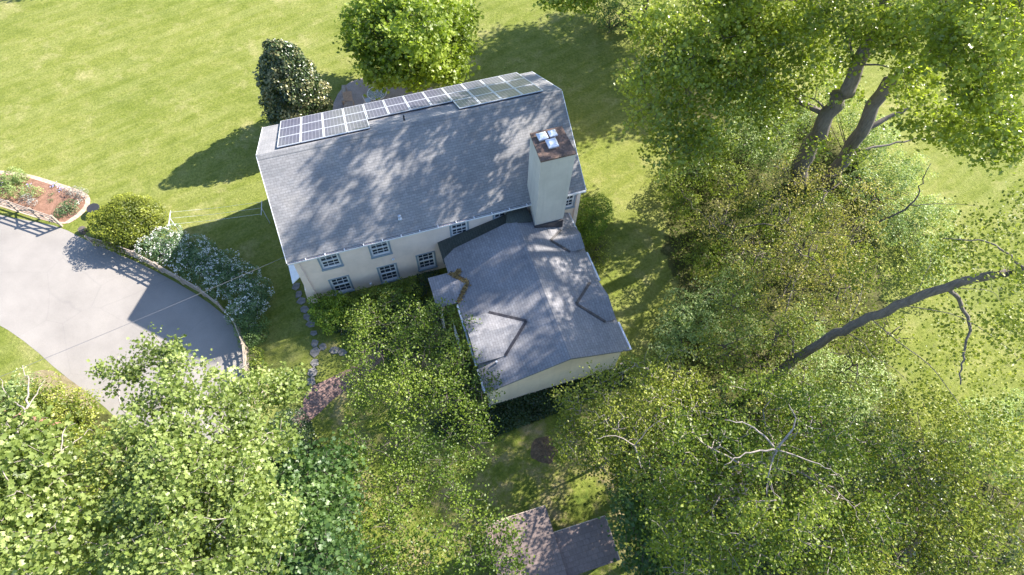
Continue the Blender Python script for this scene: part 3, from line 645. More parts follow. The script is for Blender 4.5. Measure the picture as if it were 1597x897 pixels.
w = MB(); 
for o in (0, .16):
    pts = [a * (1 - k) + c_ * k - np.array([0, 0, 1.6 * 4 * k * (1 - k) * .25]) + [0, o, -o] for k in np.linspace(0, 1, 14)]; w.tube(pts, .0055, 5)
tag(w.build("power_cable", M['wire']), "thin overhead cable pair running from the left gable across the driveway", "cable")

# ------------------------------------------------------------------ small things round the house
k = 0
for (x, y) in [(457, 418), (459, 433), (462, 447), (466, 459), (471, 470), (475, 482), (480, 494), (485, 506), (489, 520), (491, 535), (492, 550), (491, 566), (488, 582), (485, 596), (504, 541), (521, 546), (534, 550)]:
    c = at(x, y); n = random.randint(5, 6); rr = random.uniform(.24, .34); a0 = random.random() * 6
    poly = [(math.cos(a0 + 2 * math.pi * i / n) * rr * random.uniform(.7, 1.2), math.sin(a0 + 2 * math.pi * i / n) * rr * random.uniform(.75, 1.35), .012) for i in range(n)]
    o = MB().prism(poly, (0, 0, .035)).build("stepping_stone", M['stone']); o.location = tuple(c)
    lab = "grey stepping stone in the short row branching right below the front shrubs" if k > 13 else ("grey stepping stone laid close beside the left corner of the house" if k < 5 else "grey stepping stone crossing the grass between the house corner and the brick path")
    tag(o, lab, "stepping stone", lab[5:]); k += 1
# patio furniture: slatted lounge chair, glass table and chairs
lc = empty("lounge_chair", at(545, 168), rad(12), label="slatted wooden lounge chair in the sun on the patio behind the roof", cat="chair")
m = MB()
for i in range(7): m.box(-.33 + i * .1, -.26 + i * .1, -.9, .3, .36, .385)
m.build("seat", M['woodp'], lc)
m = MB()
for i in range(7): m.prism([(-.33 + i * .1, .3, .37), (-.26 + i * .1, .3, .37), (-.26 + i * .1, .85, .85), (-.33 + i * .1, .85, .85)], (0, .02, -.02))
m.build("backrest", M['woodp'], lc)
for x in (-.36, .36):
    for y in (-.85, .28): MB().box(x - .03, x + .03, y - .03, y + .03, 0, .42).build("leg", M['woodp'], lc)
bn = empty("garden_bench", at(538, 152), rad(100), label="long narrow dark wooden bench at the left edge of the patio", cat="bench")
MB().box(-.9, .9, -.17, .17, .4, .45).build("seat", M['wood'], bn)
for x in (-.75, .75): MB().box(x - .04, x + .04, -.15, .15, 0, .4).build("leg", M['wood'], bn)
tb_ = empty("patio_table", at(590, 156), label="round glass patio table partly hidden by the lawn tree", cat="table")
m = MB(); n = 28; ring = [(math.cos(2 * math.pi * i / n) * .72, math.sin(2 * math.pi * i / n) * .72, .70) for i in range(n)]
MB().prism(ring, (0, 0, .012)).build("tabletop", M['tglass'], tb_)
MB().tube([(x * 1.02, y * 1.02, .71) for x, y, _ in ring + ring[:1]], .024, 6).build("rim", M['trimw'], tb_)
for i in range(4):
    w_ = math.pi / 4 + i * math.pi / 2; MB().tube([(math.cos(w_) * .62, math.sin(w_) * .62, .69), (math.cos(w_) * .3, math.sin(w_) * .3, .35), (math.cos(w_) * .55, math.sin(w_) * .55, .0)], .018, 6).build("leg", M['trimw'], tb_)
for (x, y, rz, lb) in ((575, 163, -60, "white metal chair at the lower left of the patio table"), (603, 168, 20, "white metal chair against the roof edge below the patio table")):
    c_ = empty("patio_chair", at(x, y), rad(rz), label=lb, cat="chair")
    MB().box(-.23, .23, -.23, .23, .42, .44).build("seat", M['metal'], c_)
    MB().tube([(-.22, -.22, .43), (-.24, -.27, .8), (0, -.3, .9), (.24, -.27, .8), (.22, -.22, .43)], .016, 6).build("backrest", M['trimw'], c_)
    for sx in (-.21, .21):
        for sy in (-.21, .21): MB().tube([(sx, sy, .43), (sx * 1.15, sy * 1.15, 0)], .014, 6).build("leg", M['trimw'], c_)
# trellis
tr = empty("trellis", hw(8.2, -4.7), YAW + rad(90), label="white garden trellis standing against the wing beside the porch", cat="trellis")
m = MB()
for i in range(6): m.box(-1.5 + i * .3 - .015, -1.5 + i * .3 + .015, -.012, .012, 0, 2.1)
for i in range(7): m.box(-1.53, .03, .013, .035, .2 + i * .3 - .015, .2 + i * .3 + .015)
m.build("lattice", M['trimw'], tr)
# round planter/log behind the yew
m = MB(); m.tube([(0, 0, 0), (0, 0, .1), (0, 0, .45), (0, 0, .5)], [.3, .36, .42, .40], 16)
o = m.build("planter", M['dark']); o.location = tuple(at(151, 331)); tag(o, "black round planter half hidden at the upper left of the round yew bush", "planter")
m = MB(); m.tube([(0, 0, 0), (0, 0, .3)], [.28, .24], 12); o = m.build("tree_stump", M['bark']); o.location = tuple(at(131, 361)); tag(o, "short weathered stump on the grass where the flower bed meets the driveway", "stump")
# dug soil mound
N = 22; vs = [(0, 0, .16)]; fs = []
for i in range(N):
    a_ = 2 * math.pi * i / N; vs.append((math.cos(a_) * .32, math.sin(a_) * .36, .10 + .10 * random.random()))
for i in range(N):
    a_ = 2 * math.pi * i / N; r_ = .62 + .2 * random.random(); vs.append((math.cos(a_) * r_, math.sin(a_) * r_ * 1.1, .0))
for i in range(N): j = (i + 1) % N; fs += [(0, 1 + i, 1 + j), (1 + i, 1 + N + i, 1 + N + j, 1 + j)]
o = mesh_obj("soil_mound", vs, fs, M['soil']); o.location = tuple(at(848, 702)); tag(o, "small heap of freshly dug brown soil on the shaded grass below the wing", "soil heap")
def rock(x, y, s, lab, mat='rock'):
    d = rng.normal(size=(1, 3)); bm_v = []; 
    import bmesh
    bm = bmesh.new(); bmesh.ops.create_icosphere(bm, subdivisions=2, radius=s)
    for v in bm.verts: v.co = Vector((v.co.x * 1.2, v.co.y, v.co.z * .7)) * (1 + .18 * math.sin(v.co.x * 9 / s * .3 + x) + .12 * math.sin(v.co.y * 11 / s * .3 + y))
    me = bpy.data.meshes.new("rock"); bm.to_mesh(me); bm.free(); me.materials.append(M[mat]); o = bpy.data.objects.new("rock", me); C.objects.link(o); p = at(x, y); o.location = (p[0], p[1], s * .35); tag(o, lab, "rock")
rock(958, 577, .22, "pale rock at the lower right corner of the wing wall"); rock(970, 571, .16, "smaller tan rock just right of the wing wall corner"); rock(979, 576, .12, "tiny rock farthest from the wing wall corner")
lg = MB(); p0, p1 = at(-40, 636, 3.2), at(97, 663, 2.4); lg.tube([p0, (p0 + p1) / 2 + [0, 0, .05], p1], [.17, .15, .12], 10); tag(lg.build("fallen_branch", M['barkr'], None, True), "reddish brown bare log lying across the bushes at the left edge", "log")

# ------------------------------------------------------------------ shrubs
def lob(px, py, z, r, dm=1.0): p = at(px, py, z); return (p[0], p[1], z, r, dm)
shrub("yew_bush", "large round clipped yellow-green yew bush between the flower bed and the driveway", [lob(200, 352, .9, 2.0), lob(178, 354, .8, 1.6), lob(222, 346, .8, 1.7), lob(205, 364, .7, 1.6), lob(198, 338, .8, 1.6)], 'yew', dens=80, size=.13, tpl=T_SMALL, rough=.16, up=.6, lo=.8)
wf = [("left, in full sun beside the yew bush", [(236, 388), (252, 378), (268, 372), (262, 394), (280, 384)]), ("in the middle where the roof shadow crosses it", [(285, 402), (303, 388), (318, 396), (300, 416), (330, 410), (322, 428), (345, 425)]), ("toward the end of the fence, thick with flowers", [(352, 412), (362, 436), (382, 432), (345, 446), (380, 455)]), ("darkest, closest to the house at the right end of the row", [(398, 468), (388, 480), (402, 456), (378, 490)])]
for lb, ps in wf:
    shrub("viburnum_shrub", "white-flowering shrub " + lb, [lob(x, y, .75, 1.0) for x, y in ps], 'white', dens=75, size=.10, flowers='flower', fdens=8, fsize=.075, rough=.14, group="white-flowering shrubs behind the driveway fence")
shrub("fence_ivy", "dark leafy ivy clump climbing the fence end at the driveway corner", [lob(384, 512, .6, .75), lob(388, 530, .6, .7), lob(378, 495, .6, .7), lob(398, 505, .7, .9), lob(404, 522, .5, .7)], 'blue', dens=80, size=.09)
shrub("fence_ivy", "bright green ivy clump by the last fence post near the maple", [lob(399, 556, .5, .6), lob(402, 572, .5, .6)], 'fresh', dens=70, size=.1)
shrub("boxwood_bush", "round bright green boxwood at the right end of the house wall", [lob(926, 335, 1.1, 1.3), lob(922, 352, .9, 1.15), lob(932, 322, .9, 1.0), lob(916, 366, .7, .9)], 'box', dens=150, size=.085, rough=.12)
shrub("perennial_clump", "loose olive perennials below the boxwood beside the wing", [lob(928, 390, .4, .8), lob(934, 408, .35, .75), lob(940, 378, .4, .6), lob(926, 422, .3, .6)], 'olive', dens=60, size=.10, rough=.3)
shrub("euonymus_shrub", "bright yellow-green shrub at the left end of the front wall", [lob(505, 490, .8, .95), lob(518, 500, .8, .9), lob(500, 478, .8, .8), lob(530, 484, .8, .9), lob(520, 473, .7, .8)], 'box', dens=110, size=.11, rough=.2)
shrub("foundation_shrub", "green leafy shrubs massed below the two right front windows", [lob(552, 478, .8, .95), lob(575, 470, .8, .95), lob(598, 463, .8, .95), lob(620, 458, .8, .9), lob(642, 452, .7, .85), lob(560, 492, .7, .9), lob(590, 482, .8, .9)], 'fresh', dens=80, size=.11, rough=.25)
shrub("foundation_shrub", "dark evergreen shrub in the corner between front wall and porch", [lob(662, 440, .5, .7), lob(676, 434, .5, .6), lob(655, 452, .5, .6)], 'dark', dens=90, size=.10)
shrub("round_bush", "large dark domed bush beside the brick path", [lob(452, 676, 1.0, 1.35), lob(462, 690, .9, 1.2), lob(438, 684, .8, 1.1)], 'dark', dens=150, size=.09, rough=.1)
shrub("dark_bush", "dark bluish bush in deep shade at the top edge right of the lawn tree", [lob(955, 30, 1.0, 1.6), lob(980, 20, 1.2, 1.8), lob(935, 14, 1.0, 1.6), lob(1000, 45, 1, 1.5)], 'blue', dens=50, size=.13)
# bed plants
for lb, mt, ps, sz in (("rounded lime-green perennial at the top of the flower bed", 'pale', [(22, 276, .35, .75), (32, 280, .3, .6), (12, 284, .3, .6)], .09),
    ("long lime-green perennial clump along the middle of the flower bed", 'pale', [(10, 299, .25, .55), (28, 300, .25, .5), (45, 298, .25, .5), (58, 300, .22, .42), (-10, 297, .25, .5)], .08),
    ("pale grey-green perennial next to the rail fence in the bed", 'grey', [(42, 311, .22, .45), (52, 316, .2, .35)], .07),
    ("silvery lavender bush at the right tip of the flower bed", 'grey', [(118, 300, .25, .5), (128, 304, .25, .45), (108, 299, .2, .35)], .07),
    ("leafy green perennial at the lower tip of the flower bed", 'white', [(100, 325, .25, .5), (110, 320, .25, .5), (94, 334, .22, .42), (115, 328, .2, .35)], .08)):
    shrub("bed_plant", lb, [lob(x, y, z, r) for x, y, z, r in ps], mt, dens=130, size=sz, cat="plant", stem=False)
for i, (x, y, lb) in enumerate(((94, 296, "violet flower clump in front of the lavender bush"), (85, 289, "pale blue flowers beside the bed's brick edge"), (46, 290, "small violet plant in the bare mulch"), (80, 303, "tiny leafy seedling in the middle of the mulch"), (78, 313, "low green seedling clump in the lower mulch"), (122, 316, "white flower tuft at the bed's right edge"), (2, 288, "blue-grey flower clump at the left photo edge"))):
    c = at(x, y, .08); q = c + rng.normal(size=(70, 3)) * [.12, .12, .05]
    r0 = empty("small_plant", at(x, y), label=lb, cat="plant"); q2 = q - at(x, y)
    leaves("foliage", q2, .06, rng.random(70), L_['white'], r0, .8, T_SMALL)
    if i not in (3, 4): leaves("flowers", q2[:35] + [0, 0, .07], .075, rng.random(35), L_['violet' if i in (0, 1, 2, 6) else 'flower'], r0, 1.2, T_SMALL)
# ivy strip under the wing's end wall
poly = [hw(8.6, -9.75), hw(17.6, -9.7), hw(17.8, -10.9), hw(13, -11.3), hw(8.2, -11.6), hw(7.4, -9.9)]
q = scatter(poly, 26000); q[:, 2] = .06 + .22 * rng.random(len(q))
tag(leaves("ivy_ground_cover", q, .11, clumpy(q, 2) + rng.normal(size=len(q)) * .2, L_['dark']), "dark glossy ivy strip along the foot of the wing's blank end wall", "ground cover", kind="stuff")
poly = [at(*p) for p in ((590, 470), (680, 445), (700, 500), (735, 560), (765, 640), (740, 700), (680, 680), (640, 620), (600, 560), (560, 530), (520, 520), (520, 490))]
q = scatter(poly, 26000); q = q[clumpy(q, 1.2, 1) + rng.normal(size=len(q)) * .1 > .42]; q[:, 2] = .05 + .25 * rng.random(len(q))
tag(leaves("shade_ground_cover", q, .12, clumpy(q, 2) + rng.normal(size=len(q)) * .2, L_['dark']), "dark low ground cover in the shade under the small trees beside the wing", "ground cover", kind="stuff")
# undergrowth scatters
for nm, poly, n, mt, lb in (("undergrowth", smooth_poly(WOOD, 1), 70000, 'fresh', "low weeds and seedlings carpeting the wooded ground on the right"), ("undergrowth", smooth_poly(WOODW, 1), 30000, 'olive', "low weeds carpeting the wooded ground at the lower left")):
    q = scatter(poly, n); k = clumpy(q, .5, 3) + rng.normal(size=len(q)) * .15 > .5; q = q[k]; q[:, 2] = .05 + rng.random(len(q)) * .35
    tag(leaves(nm, q, .15, clumpy(q, 1.3) + rng.normal(size=len(q)) * .2, L_[mt], None, .6, T_SMALL), lb, "undergrowth", kind="stuff")

# ------------------------------------------------------------------ trees
def up_(px, py, z, dx=0, dy=0): p = at(px, py, 0); return (p[0] + dx, p[1] + dy, z)
def wig(pts):
    q = catmull(pts, 5); L = np.linalg.norm(q[-1] - q[0])
    return [p + rng.normal(size=3) * 0.010 * L * (0 < i < len(q) - 1) for i, p in enumerate(q)]
def bare(tb, off, paths):
    for pl, r0 in paths:
        pts = wig([at(*p) - off for p in pl]); tb.tube(pts, [r0 * (1 - .75 * i / (len(pts) - 1)) for i in range(len(pts))], 6)
# T1: the tall broadleaf tree at the upper right (two stems)
s1, s2 = at(1243, 288), at(1290, 288)
L1 = [lob(*a) for a in ((1035, 70, 9, 2.2), (1095, 40, 10, 2.6), (1070, 140, 8, 2.0), (1020, 190, 7, 1.7), (1150, 90, 9, 2.4), (1130, 0, 11, 2.8), (1215, 70, 11, 2.6), (1240, 0, 13, 2.8), (1305, 40, 13, 2.5), (1370, 10, 15, 2.6), (1400, 45, 15, 1.6), (1455, 40, 16, 2.2), (1500, 110, 16, 1.9), (1560, 60, 18, 2.2), (1565, 150, 16, 1.8), (1490, 185, 13, 1.4), (1225, 150, 8, 1.6), (1040, 235, 6, 1.5), (1000, 130, 8, 1.5), (1110, 190, 7, 1.6), (1590, 10, 20, 2.2))]
L1 += [lob(1318, 150, 9, .8), lob(1272, 232, 5.5, .7), lob(1405, 112, 13, .8), lob(1285, 115, 9, 1.2), lob(1340, 250, 5, .6), lob(1180, 150, 8, 1.9), lob(1075, 95, 10, 2.0), lob(1130, 60, 11, 2.4), lob(1185, 20, 12, 2.4), lob(1430, 130, 13, 1.6), lob(1520, 20, 18, 2.2), lob(1010, 30, 9, 1.5), lob(1455, 190, 13, 1.6), lob(1540, 210, 14, 1.6), lob(1590, 200, 15, 1.5), lob(1210, 200, 7, 1.5, .7), lob(1090, 230, 6, 1.5, .8), lob(1150, 130, 9, 1.8)]
L1 += [(16, 30, 22, 2.4, .8), (25, 29, 23, 2.4, .7), (21, 34, 25, 2.6, .7), (17, 36, 27, 2.2, .7), (22, 31, 28, 2.2, .7)]
SV = np.array(_sv)
for _ in range(135):                  # unseen crown sprays added along the sun rays to dapple the main roof
    u = random.uniform(-.5, 18.5); v = random.uniform(-.5, 10.5)
    if v > 4.4 + u * .3 + random.uniform(-.8, .8) or (u < 2.2 and v > 2): continue
    t_ = hw(u, v, HE + .5 * v if v < RV else HR - .5 * (v - RV)); xc = max(t_[0] + 9, 5) + random.uniform(0, 5); kk = (xc - t_[0]) / SV[0]
    c_ = t_ + SV * kk; L1.append((c_[0], c_[1], min(c_[2], 31.5), random.uniform(.35, .7), random.uniform(2.0, 3.2), -1))
for _ in range(30):  # more unseen sprays added up the sun rays, to streak the wing roof
    t_ = hw(random.uniform(8, 17.5), random.uniform(-10, -.5), 4.0); kk = random.uniform(20, 24.5) / SV[0]; c_ = t_ + SV * kk
    L1.append((c_[0], c_[1], c_[2], random.uniform(.35, .7), random.uniform(2.0, 3.2), -1))
tree("tall_tulip_tree", "tallest tree with two thick dark trunks and broad green crown at upper right", "tree",
     [[s1, at(1262, 230, 4.2), at(1300, 165, 8), at(1345, 95, 12), (18.5, 32, 20)], [s2, at(1330, 220, 5), at(1385, 130, 10), at(1450, 84, 13), (22, 32, 19), (20, 33, 26)]],
     L1, 'tulip', dens=.95, per=32, size=.18, spread=.42, trunk_r=.62, taper=.5, bark_m='barkt', tpl=T_STAR, gap=.46, extra=lambda tb, off: bare(tb, off, [([(1345, 205, 6), (1395, 178, 7), (1450, 152, 8)], .22), ([(1335, 235, 4.5), (1400, 222, 5), (1470, 214, 5.5)], .1)]))
# T1b tree beyond the top edge
tree("lawn_edge_tree", "tree at the top edge whose lowest leaves hang over the shaded lawn", "tree", [[(10, 46, 0), (10, 46, 9)]],
     [lob(870, -12, 6, 1.5), lob(905, -20, 6.5, 1.8), (9, 44.5, 10, 3.2), (13, 46, 11, 3.4), (11, 50, 11, 3.4), (7, 48, 11, 3)], 'mapley', dens=1.3, per=26, size=.22, spread=.45, trunk_r=.3, tpl=T_STAR)
tree("boundary_tree", "broad tree standing beyond the top right of the lawn", "tree", [[(20, 48, 0), (20, 48, 12)]], [(18, 47, 13, 3.6), (15.5, 44, 12, 2.6), (22, 50, 14, 4), (16, 52, 12, 4), (24, 46, 12, 3), (12, 46, 9.5, 2.6), (16.6, 42.8, 11, 2.3), (20.5, 44, 11, 2.6), (14, 48, 9, 3), (9, 47.5, 8.5, 2.4)], 'tulip', dens=1.0, per=26, size=.24, spread=.5, trunk_r=.35)
tree("far_lawn_tree", "tree beyond the top left corner throwing shade on the lawn", "tree", [[(-34, 56, 0), (-34, 56, 7)]], [(-34, 56, 8.5, 3.6), (-31, 57, 8, 3), (-37, 54, 7.5, 3)], 'maple', dens=.7, per=22, size=.24, spread=.45, trunk_r=.3)
# lawn tree behind the house
tree("lawn_maple", "round bright green tree on the lawn just behind the solar panels", "tree", [[at(648, 125), at(645, 70, 4)]],
     [lob(*a) for a in ((640, 40, 5, 2.6), (590, 60, 4.5, 2.0), (690, 45, 4.5, 2.2), (640, 90, 4.2, 2.2), (600, 100, 3.6, 1.8), (685, 92, 3.8, 1.9), (570, 25, 4.5, 1.7), (715, 30, 4, 1.6), (640, 0, 6, 2.4), (680, 5, 5.5, 2), (600, 5, 5.5, 2), (655, 50, 6.8, 2.2), (640, 118, 3.2, 1.5), (595, 118, 3, 1.2), (560, 60, 4, 1.2), (720, 65, 3.6, 1.3), (705, 112, 3, 1.0))],
     'mapley', dens=1.5, per=22, size=.24, spread=.36, trunk_r=.22, tpl=T_STAR, gap=.3)
# holly
hb = at(476, 200); HLb = []
for z, r in ((1.0, 2.1), (2.0, 2.4), (3.1, 2.4), (4.2, 2.2), (5.2, 1.85), (6.1, 1.45), (6.9, 1.0), (7.6, .6)): HLb.append((hb[0] + rng.normal() * .12, hb[1] + rng.normal() * .12, z, r))
shrub("holly_tree", "dark glossy cone-shaped evergreen beside the patio", HLb, 'holly', dens=60, size=.16, cat="tree", tpl=T_BROAD, rough=.16, flat=.7, up=.2, lo=.75)
# leaning tall tree, trunk crossing the right side
lt = [at(1188, 606, .5), at(1225, 572, 3), at(1272, 540, 6), at(1330, 508, 9), at(1400, 478, 12), at(1480, 447, 14.5), at(1597, 418, 17), at(1720, 395, 19)]
lt[0][2] = 0
def twigs_lt(tb, off):
    for pl, r0 in (([(1478, 450, 14.4), (1503, 480, 13.6), (1511, 515, 13), (1502, 560, 12.4), (1498, 600, 12)], .09), ([(1240, 560, 4.2), (1228, 500, 5), (1237, 450, 5.6), (1262, 405, 6)], .05), ([(1597, 418, 17), (1540, 378, 16), (1470, 372, 15)], .045),
                   ([(1300, 215, 9), (1400, 200, 9), (1500, 205, 9)], .0)):
        if r0: pts = wig([at(*p) - off for p in pl]); tb.tube(pts, [r0 * (1 - .7 * i / (len(pts) - 1)) for i in range(len(pts))], 6)
tree("leaning_tree", "tree with one long bare dark trunk sweeping right across the woods", "tree", [lt], [lob(*a) for a in ((1560, 470, 15, 1.6, ), (1590, 560, 13, 1.8), (1450, 400, 13, 1.3), (1540, 690, 11, 1.6), (1640, 420, 18, 2.4), (1480, 560, 11, 1.1), (1350, 420, 9, 1.4), (1600, 350, 15, 1.6), (1440, 450, 11, 1.4), (1500, 510, 12, 1.3), (1540, 400, 14, 1.5), (1420, 600, 9, 1.5), (1470, 640, 9, 1.4), (1500, 350, 13, 1.3), (1570, 620, 11, 1.3), (1590, 520, 14, 1.3))],
     'olive', dens=1.3, per=17, size=.11, spread=.35, trunk_r=.27, bark_m='barkt', taper=.5, twig=.15, extra=twigs_lt)
tree("understory_tree", "small yellow-budding tree with purplish twigs in the middle of the right woods", "tree", [[at(1230, 430), at(1250, 390, 4), at(1262, 360, 6)]],
     [lob(*a) for a in ((1215, 330, 5.5, 1.9), (1290, 300, 6.5, 1.9), (1180, 400, 5, 1.9), (1260, 400, 6, 2.0), (1330, 370, 6, 1.9), (1130, 350, 4.5, 1.7), (1225, 450, 5, 1.8), (1310, 450, 6, 1.7), (1360, 310, 6, 1.5), (1150, 290, 4.5, 1.5), (1230, 270, 6, 1.5))],
     'yellow', dens=1.9, per=14, size=.10, spread=.24, trunk_r=.13, twig=.9, extra=lambda tb, off: bare(tb, off, [([(1365, 350, 5), (1420, 320, 6.5), (1436, 285, 7.5), (1452, 255, 8.5)], .07), ([(1420, 320, 6.5), (1470, 318, 7), (1530, 322, 7.5)], .03), ([(1150, 380, 4), (1090, 330, 4.2), (1060, 290, 4.4)], .04)]))
tree("understory_tree", "sparse tree with yellow young leaves standing over the leaning trunk's foot", "tree", [[at(1195, 560), at(1215, 520, 4)]],
     [lob(*a) for a in ((1150, 480, 4.5, 1.6), (1210, 520, 5, 1.7), (1270, 500, 5.5, 1.5), (1130, 540, 4.2, 1.5), (1180, 590, 4.5, 1.5), (1330, 570, 6, 1.6), (1250, 600, 5, 1.5), (1390, 520, 7, 1.3))],
     'olive', dens=1.8, per=18, size=.105, spread=.26, trunk_r=.12, twig=.9)
tree("young_tree", "feathery yellow-green tree just right of the wing's lower corner", "tree", [[at(990, 700), at(995, 650, 4.5)]],
     [lob(*a) for a in ((905, 640, 4.5, 1.5), (950, 615, 5, 1.6), (1005, 590, 5.5, 1.7), (900, 690, 4.2, 1.4), (960, 670, 5.5, 1.8), (1030, 640, 6, 1.8), (1060, 580, 5.5, 1.5), (1010, 720, 5, 1.7), (940, 730, 4, 1.3), (1080, 640, 6, 1.5))],
     'olive', dens=2.1, per=20, size=.105, gap=.42, spread=.25, trunk_r=.14, bark_m='barkp', extra=lambda tb, off: bare(tb, off, [([(990, 695, 6.5), (960, 680, 7), (930, 684, 7.2)], .03), ([(990, 695, 6.5), (1015, 665, 7.2), (1040, 650, 7.6)], .03), ([(990, 695, 6.5), (1000, 730, 7)], .05)]))
tree("spreading_tree", "large young-leaved tree seen from above with pale limbs radiating from its top", "tree", [[at(1130, 800), at(1180, 735, 7), at(1212, 702, 11)]],
     [lob(*a) for a in ((1110, 700, 9, 2.2), (1190, 640, 9, 2.0), (1270, 680, 9.5, 2.2), (1300, 760, 9, 2.2), (1210, 780, 10, 2.2), (1120, 780, 8.5, 2.1), (1060, 730, 8, 1.8), (1050, 810, 7.5, 1.9), (1170, 850, 8.5, 2.0), (1270, 850, 9, 2.0), (1080, 870, 7.5, 1.9), (1350, 690, 9, 1.7), (1370, 820, 9, 1.8))],
     'fresh', dens=1.8, per=24, size=.11, gap=.57, spread=.26, trunk_r=.28, bark_m='barkp', extra=lambda tb, off: bare(tb, off, [([(1212, 702, 11), (1175, 665, 11.5), (1130, 655, 11.8)], .05), ([(1212, 702, 11), (1170, 705, 11.2), (1130, 725, 11.4)], .045), ([(1212, 702, 11), (1200, 735, 11.2), (1195, 770, 11.3)], .04), ([(1212, 702, 11), (1270, 720, 11), (1310, 740, 11)], .035), ([(1212, 702, 11), (1240, 660, 11.6), (1230, 630, 12)], .05)]))
tree("bottom_tree", "dense green tree at the bottom edge right of the shed", "tree", [[at(1050, 920), at(1060, 870, 5)]],
     [lob(*a) for a in ((1010, 800, 4.5, 1.6), (1000, 850, 4.5, 1.6), (1060, 850, 5, 1.6), (1020, 895, 4.5, 1.6), (1090, 910, 5, 1.6), (985, 750, 4, 1.3))], 'blue', dens=1.8, per=16, size=.15, spread=.3, trunk_r=.15, tpl=T_STAR)
tree("corner_tree", "olive twiggy tree filling the bottom right corner", "tree", [[at(1400, 880), at(1450, 820, 8)]],
     [lob(*a) for a in ((1420, 730, 8, 1.9), (1490, 690, 8, 1.9), (1550, 760, 9, 2.0), (1470, 800, 8.5, 2.0), (1400, 870, 8.5, 2.0), (1520, 870, 9, 2.0), (1590, 840, 9, 2.0), (1430, 640, 7, 1.7), (1590, 700, 8, 1.5), (1330, 900, 8, 1.8), (1480, 910, 8, 1.8))],
     'olive', dens=1.8, per=20, size=.105, gap=.55, spread=.26, trunk_r=.25, bark_m='bark')
tree("reddish_tree", "dark reddish-tinged shrubby tree between the spreading tree and bottom right corner", "tree", [[at(1400, 760), at(1410, 720, 5)]],
     [lob(*a) for a in ((1390, 700, 5, 1.6), (1440, 760, 5.5, 1.7), (1370, 760, 5, 1.5), (1410, 820, 5, 1.6))], 'holly', dens=1.4, per=14, size=.14, spread=.3, trunk_r=.14)
# central sparse trees
tree("dogwood_tree", "airy small tree spreading over the brick path in front of the porch", "tree", [[at(650, 640), at(655, 600, 2.5), at(660, 560, 4)]],
     [lob(*a) for a in ((590, 500, 3.8, 1.35), (640, 500, 4.2, 1.35), (690, 500, 3.8, 1.3), (600, 555, 4.2, 1.5), (660, 560, 4.8, 1.6), (710, 560, 4.2, 1.4), (580, 610, 4, 1.4), (640, 620, 4.6, 1.6), (700, 620, 4.4, 1.5), (745, 610, 4, 1.2), (570, 545, 3.6, 1.1), (740, 655, 3.8, 1.1), (555, 500, 3.2, .9), (560, 580, 3.6, 1.0), (610, 470, 3, 1.0), (720, 520, 3.6, 1.0))],
     'dogwood', dens=2.3, per=18, size=.10, spread=.25, trunk_r=.13, gap=.42, bark_m='bark')
tree("dogwood_tree", "lighter green small tree below the dogwood, left of the soil heap", "tree", [[at(640, 790), at(645, 740, 4)]],
     [lob(*a) for a in ((560, 680, 3.8, 1.3), (620, 690, 4.2, 1.4), (680, 700, 4.2, 1.4), (740, 700, 3.8, 1.2), (560, 740, 4, 1.4), (620, 760, 4.5, 1.5), (690, 770, 4.2, 1.4), (540, 800, 4, 1.4), (600, 820, 4.5, 1.4))],
     'dogwood', dens=2.0, per=18, size=.10, spread=.25, trunk_r=.12, gap=.46)
tree("sapling", "thin-leaved sapling overlapping the left half of the shed roof", "tree", [[at(745, 880), at(760, 840, 3.5)]],
     [lob(*a) for a in ((740, 800, 3.8, 1.1), (780, 840, 4, 1.2), (735, 860, 3.8, 1.2), (680, 850, 3.8, 1.3), (800, 880, 4, 1.1), (640, 880, 3.8, 1.3), (580, 880, 4, 1.3))], 'dogwood', dens=2.0, per=13, size=.12, spread=.25, trunk_r=.08, gap=.36)
# lower left maples
tree("maple_tree", "large-leaved light green maple overhanging the driveway at lower left", "tree", [[at(330, 860), at(320, 790, 6), at(300, 700, 11)]],
     [lob(*a) for a in ((185, 585, 9, .9, .55), (250, 540, 10, 1.0, .7), (290, 580, 10, 1.2, .7), (145, 580, 9, .6, .5), (215, 560, 9.5, .9, .6), (350, 610, 9.5, 1.2, .8), (410, 610, 9, 1.3), (450, 600, 8.5, .9), (250, 650, 11, 1.7), (320, 670, 11, 1.8), (200, 720, 11, 1.6), (270, 740, 12, 1.9), (350, 740, 11.5, 1.8), (410, 680, 10, 1.3), (240, 810, 12, 1.9), (320, 820, 12, 2.0), (180, 850, 11, 1.5), (390, 800, 11, 1.6), (280, 890, 12, 1.7), (370, 870, 11, 1.6), (215, 760, 11.5, 1.4))],
     'maple', dens=2.4, per=27, size=.13, spread=.22, trunk_r=.3, bark_m='barkp', tpl=T_STAR, gap=.52)
tree("bluish_tree", "bluish green lower tree crown right of the big maple", "tree", [[at(470, 900), at(475, 840, 5)]],
     [lob(*a) for a in ((430, 720, 6, 1.4), (480, 740, 6, 1.4), (450, 790, 6.5, 1.6), (505, 800, 6, 1.5), (470, 850, 7, 1.6), (420, 870, 7, 1.6), (510, 870, 6.5, 1.4), (410, 740, 6, 1.3), (220, 880, 8, 1.4), (520, 720, 5, 1.0))],
     'blue', dens=2.1, per=18, size=.17, spread=.28, trunk_r=.2, tpl=T_STAR, gap=.3)
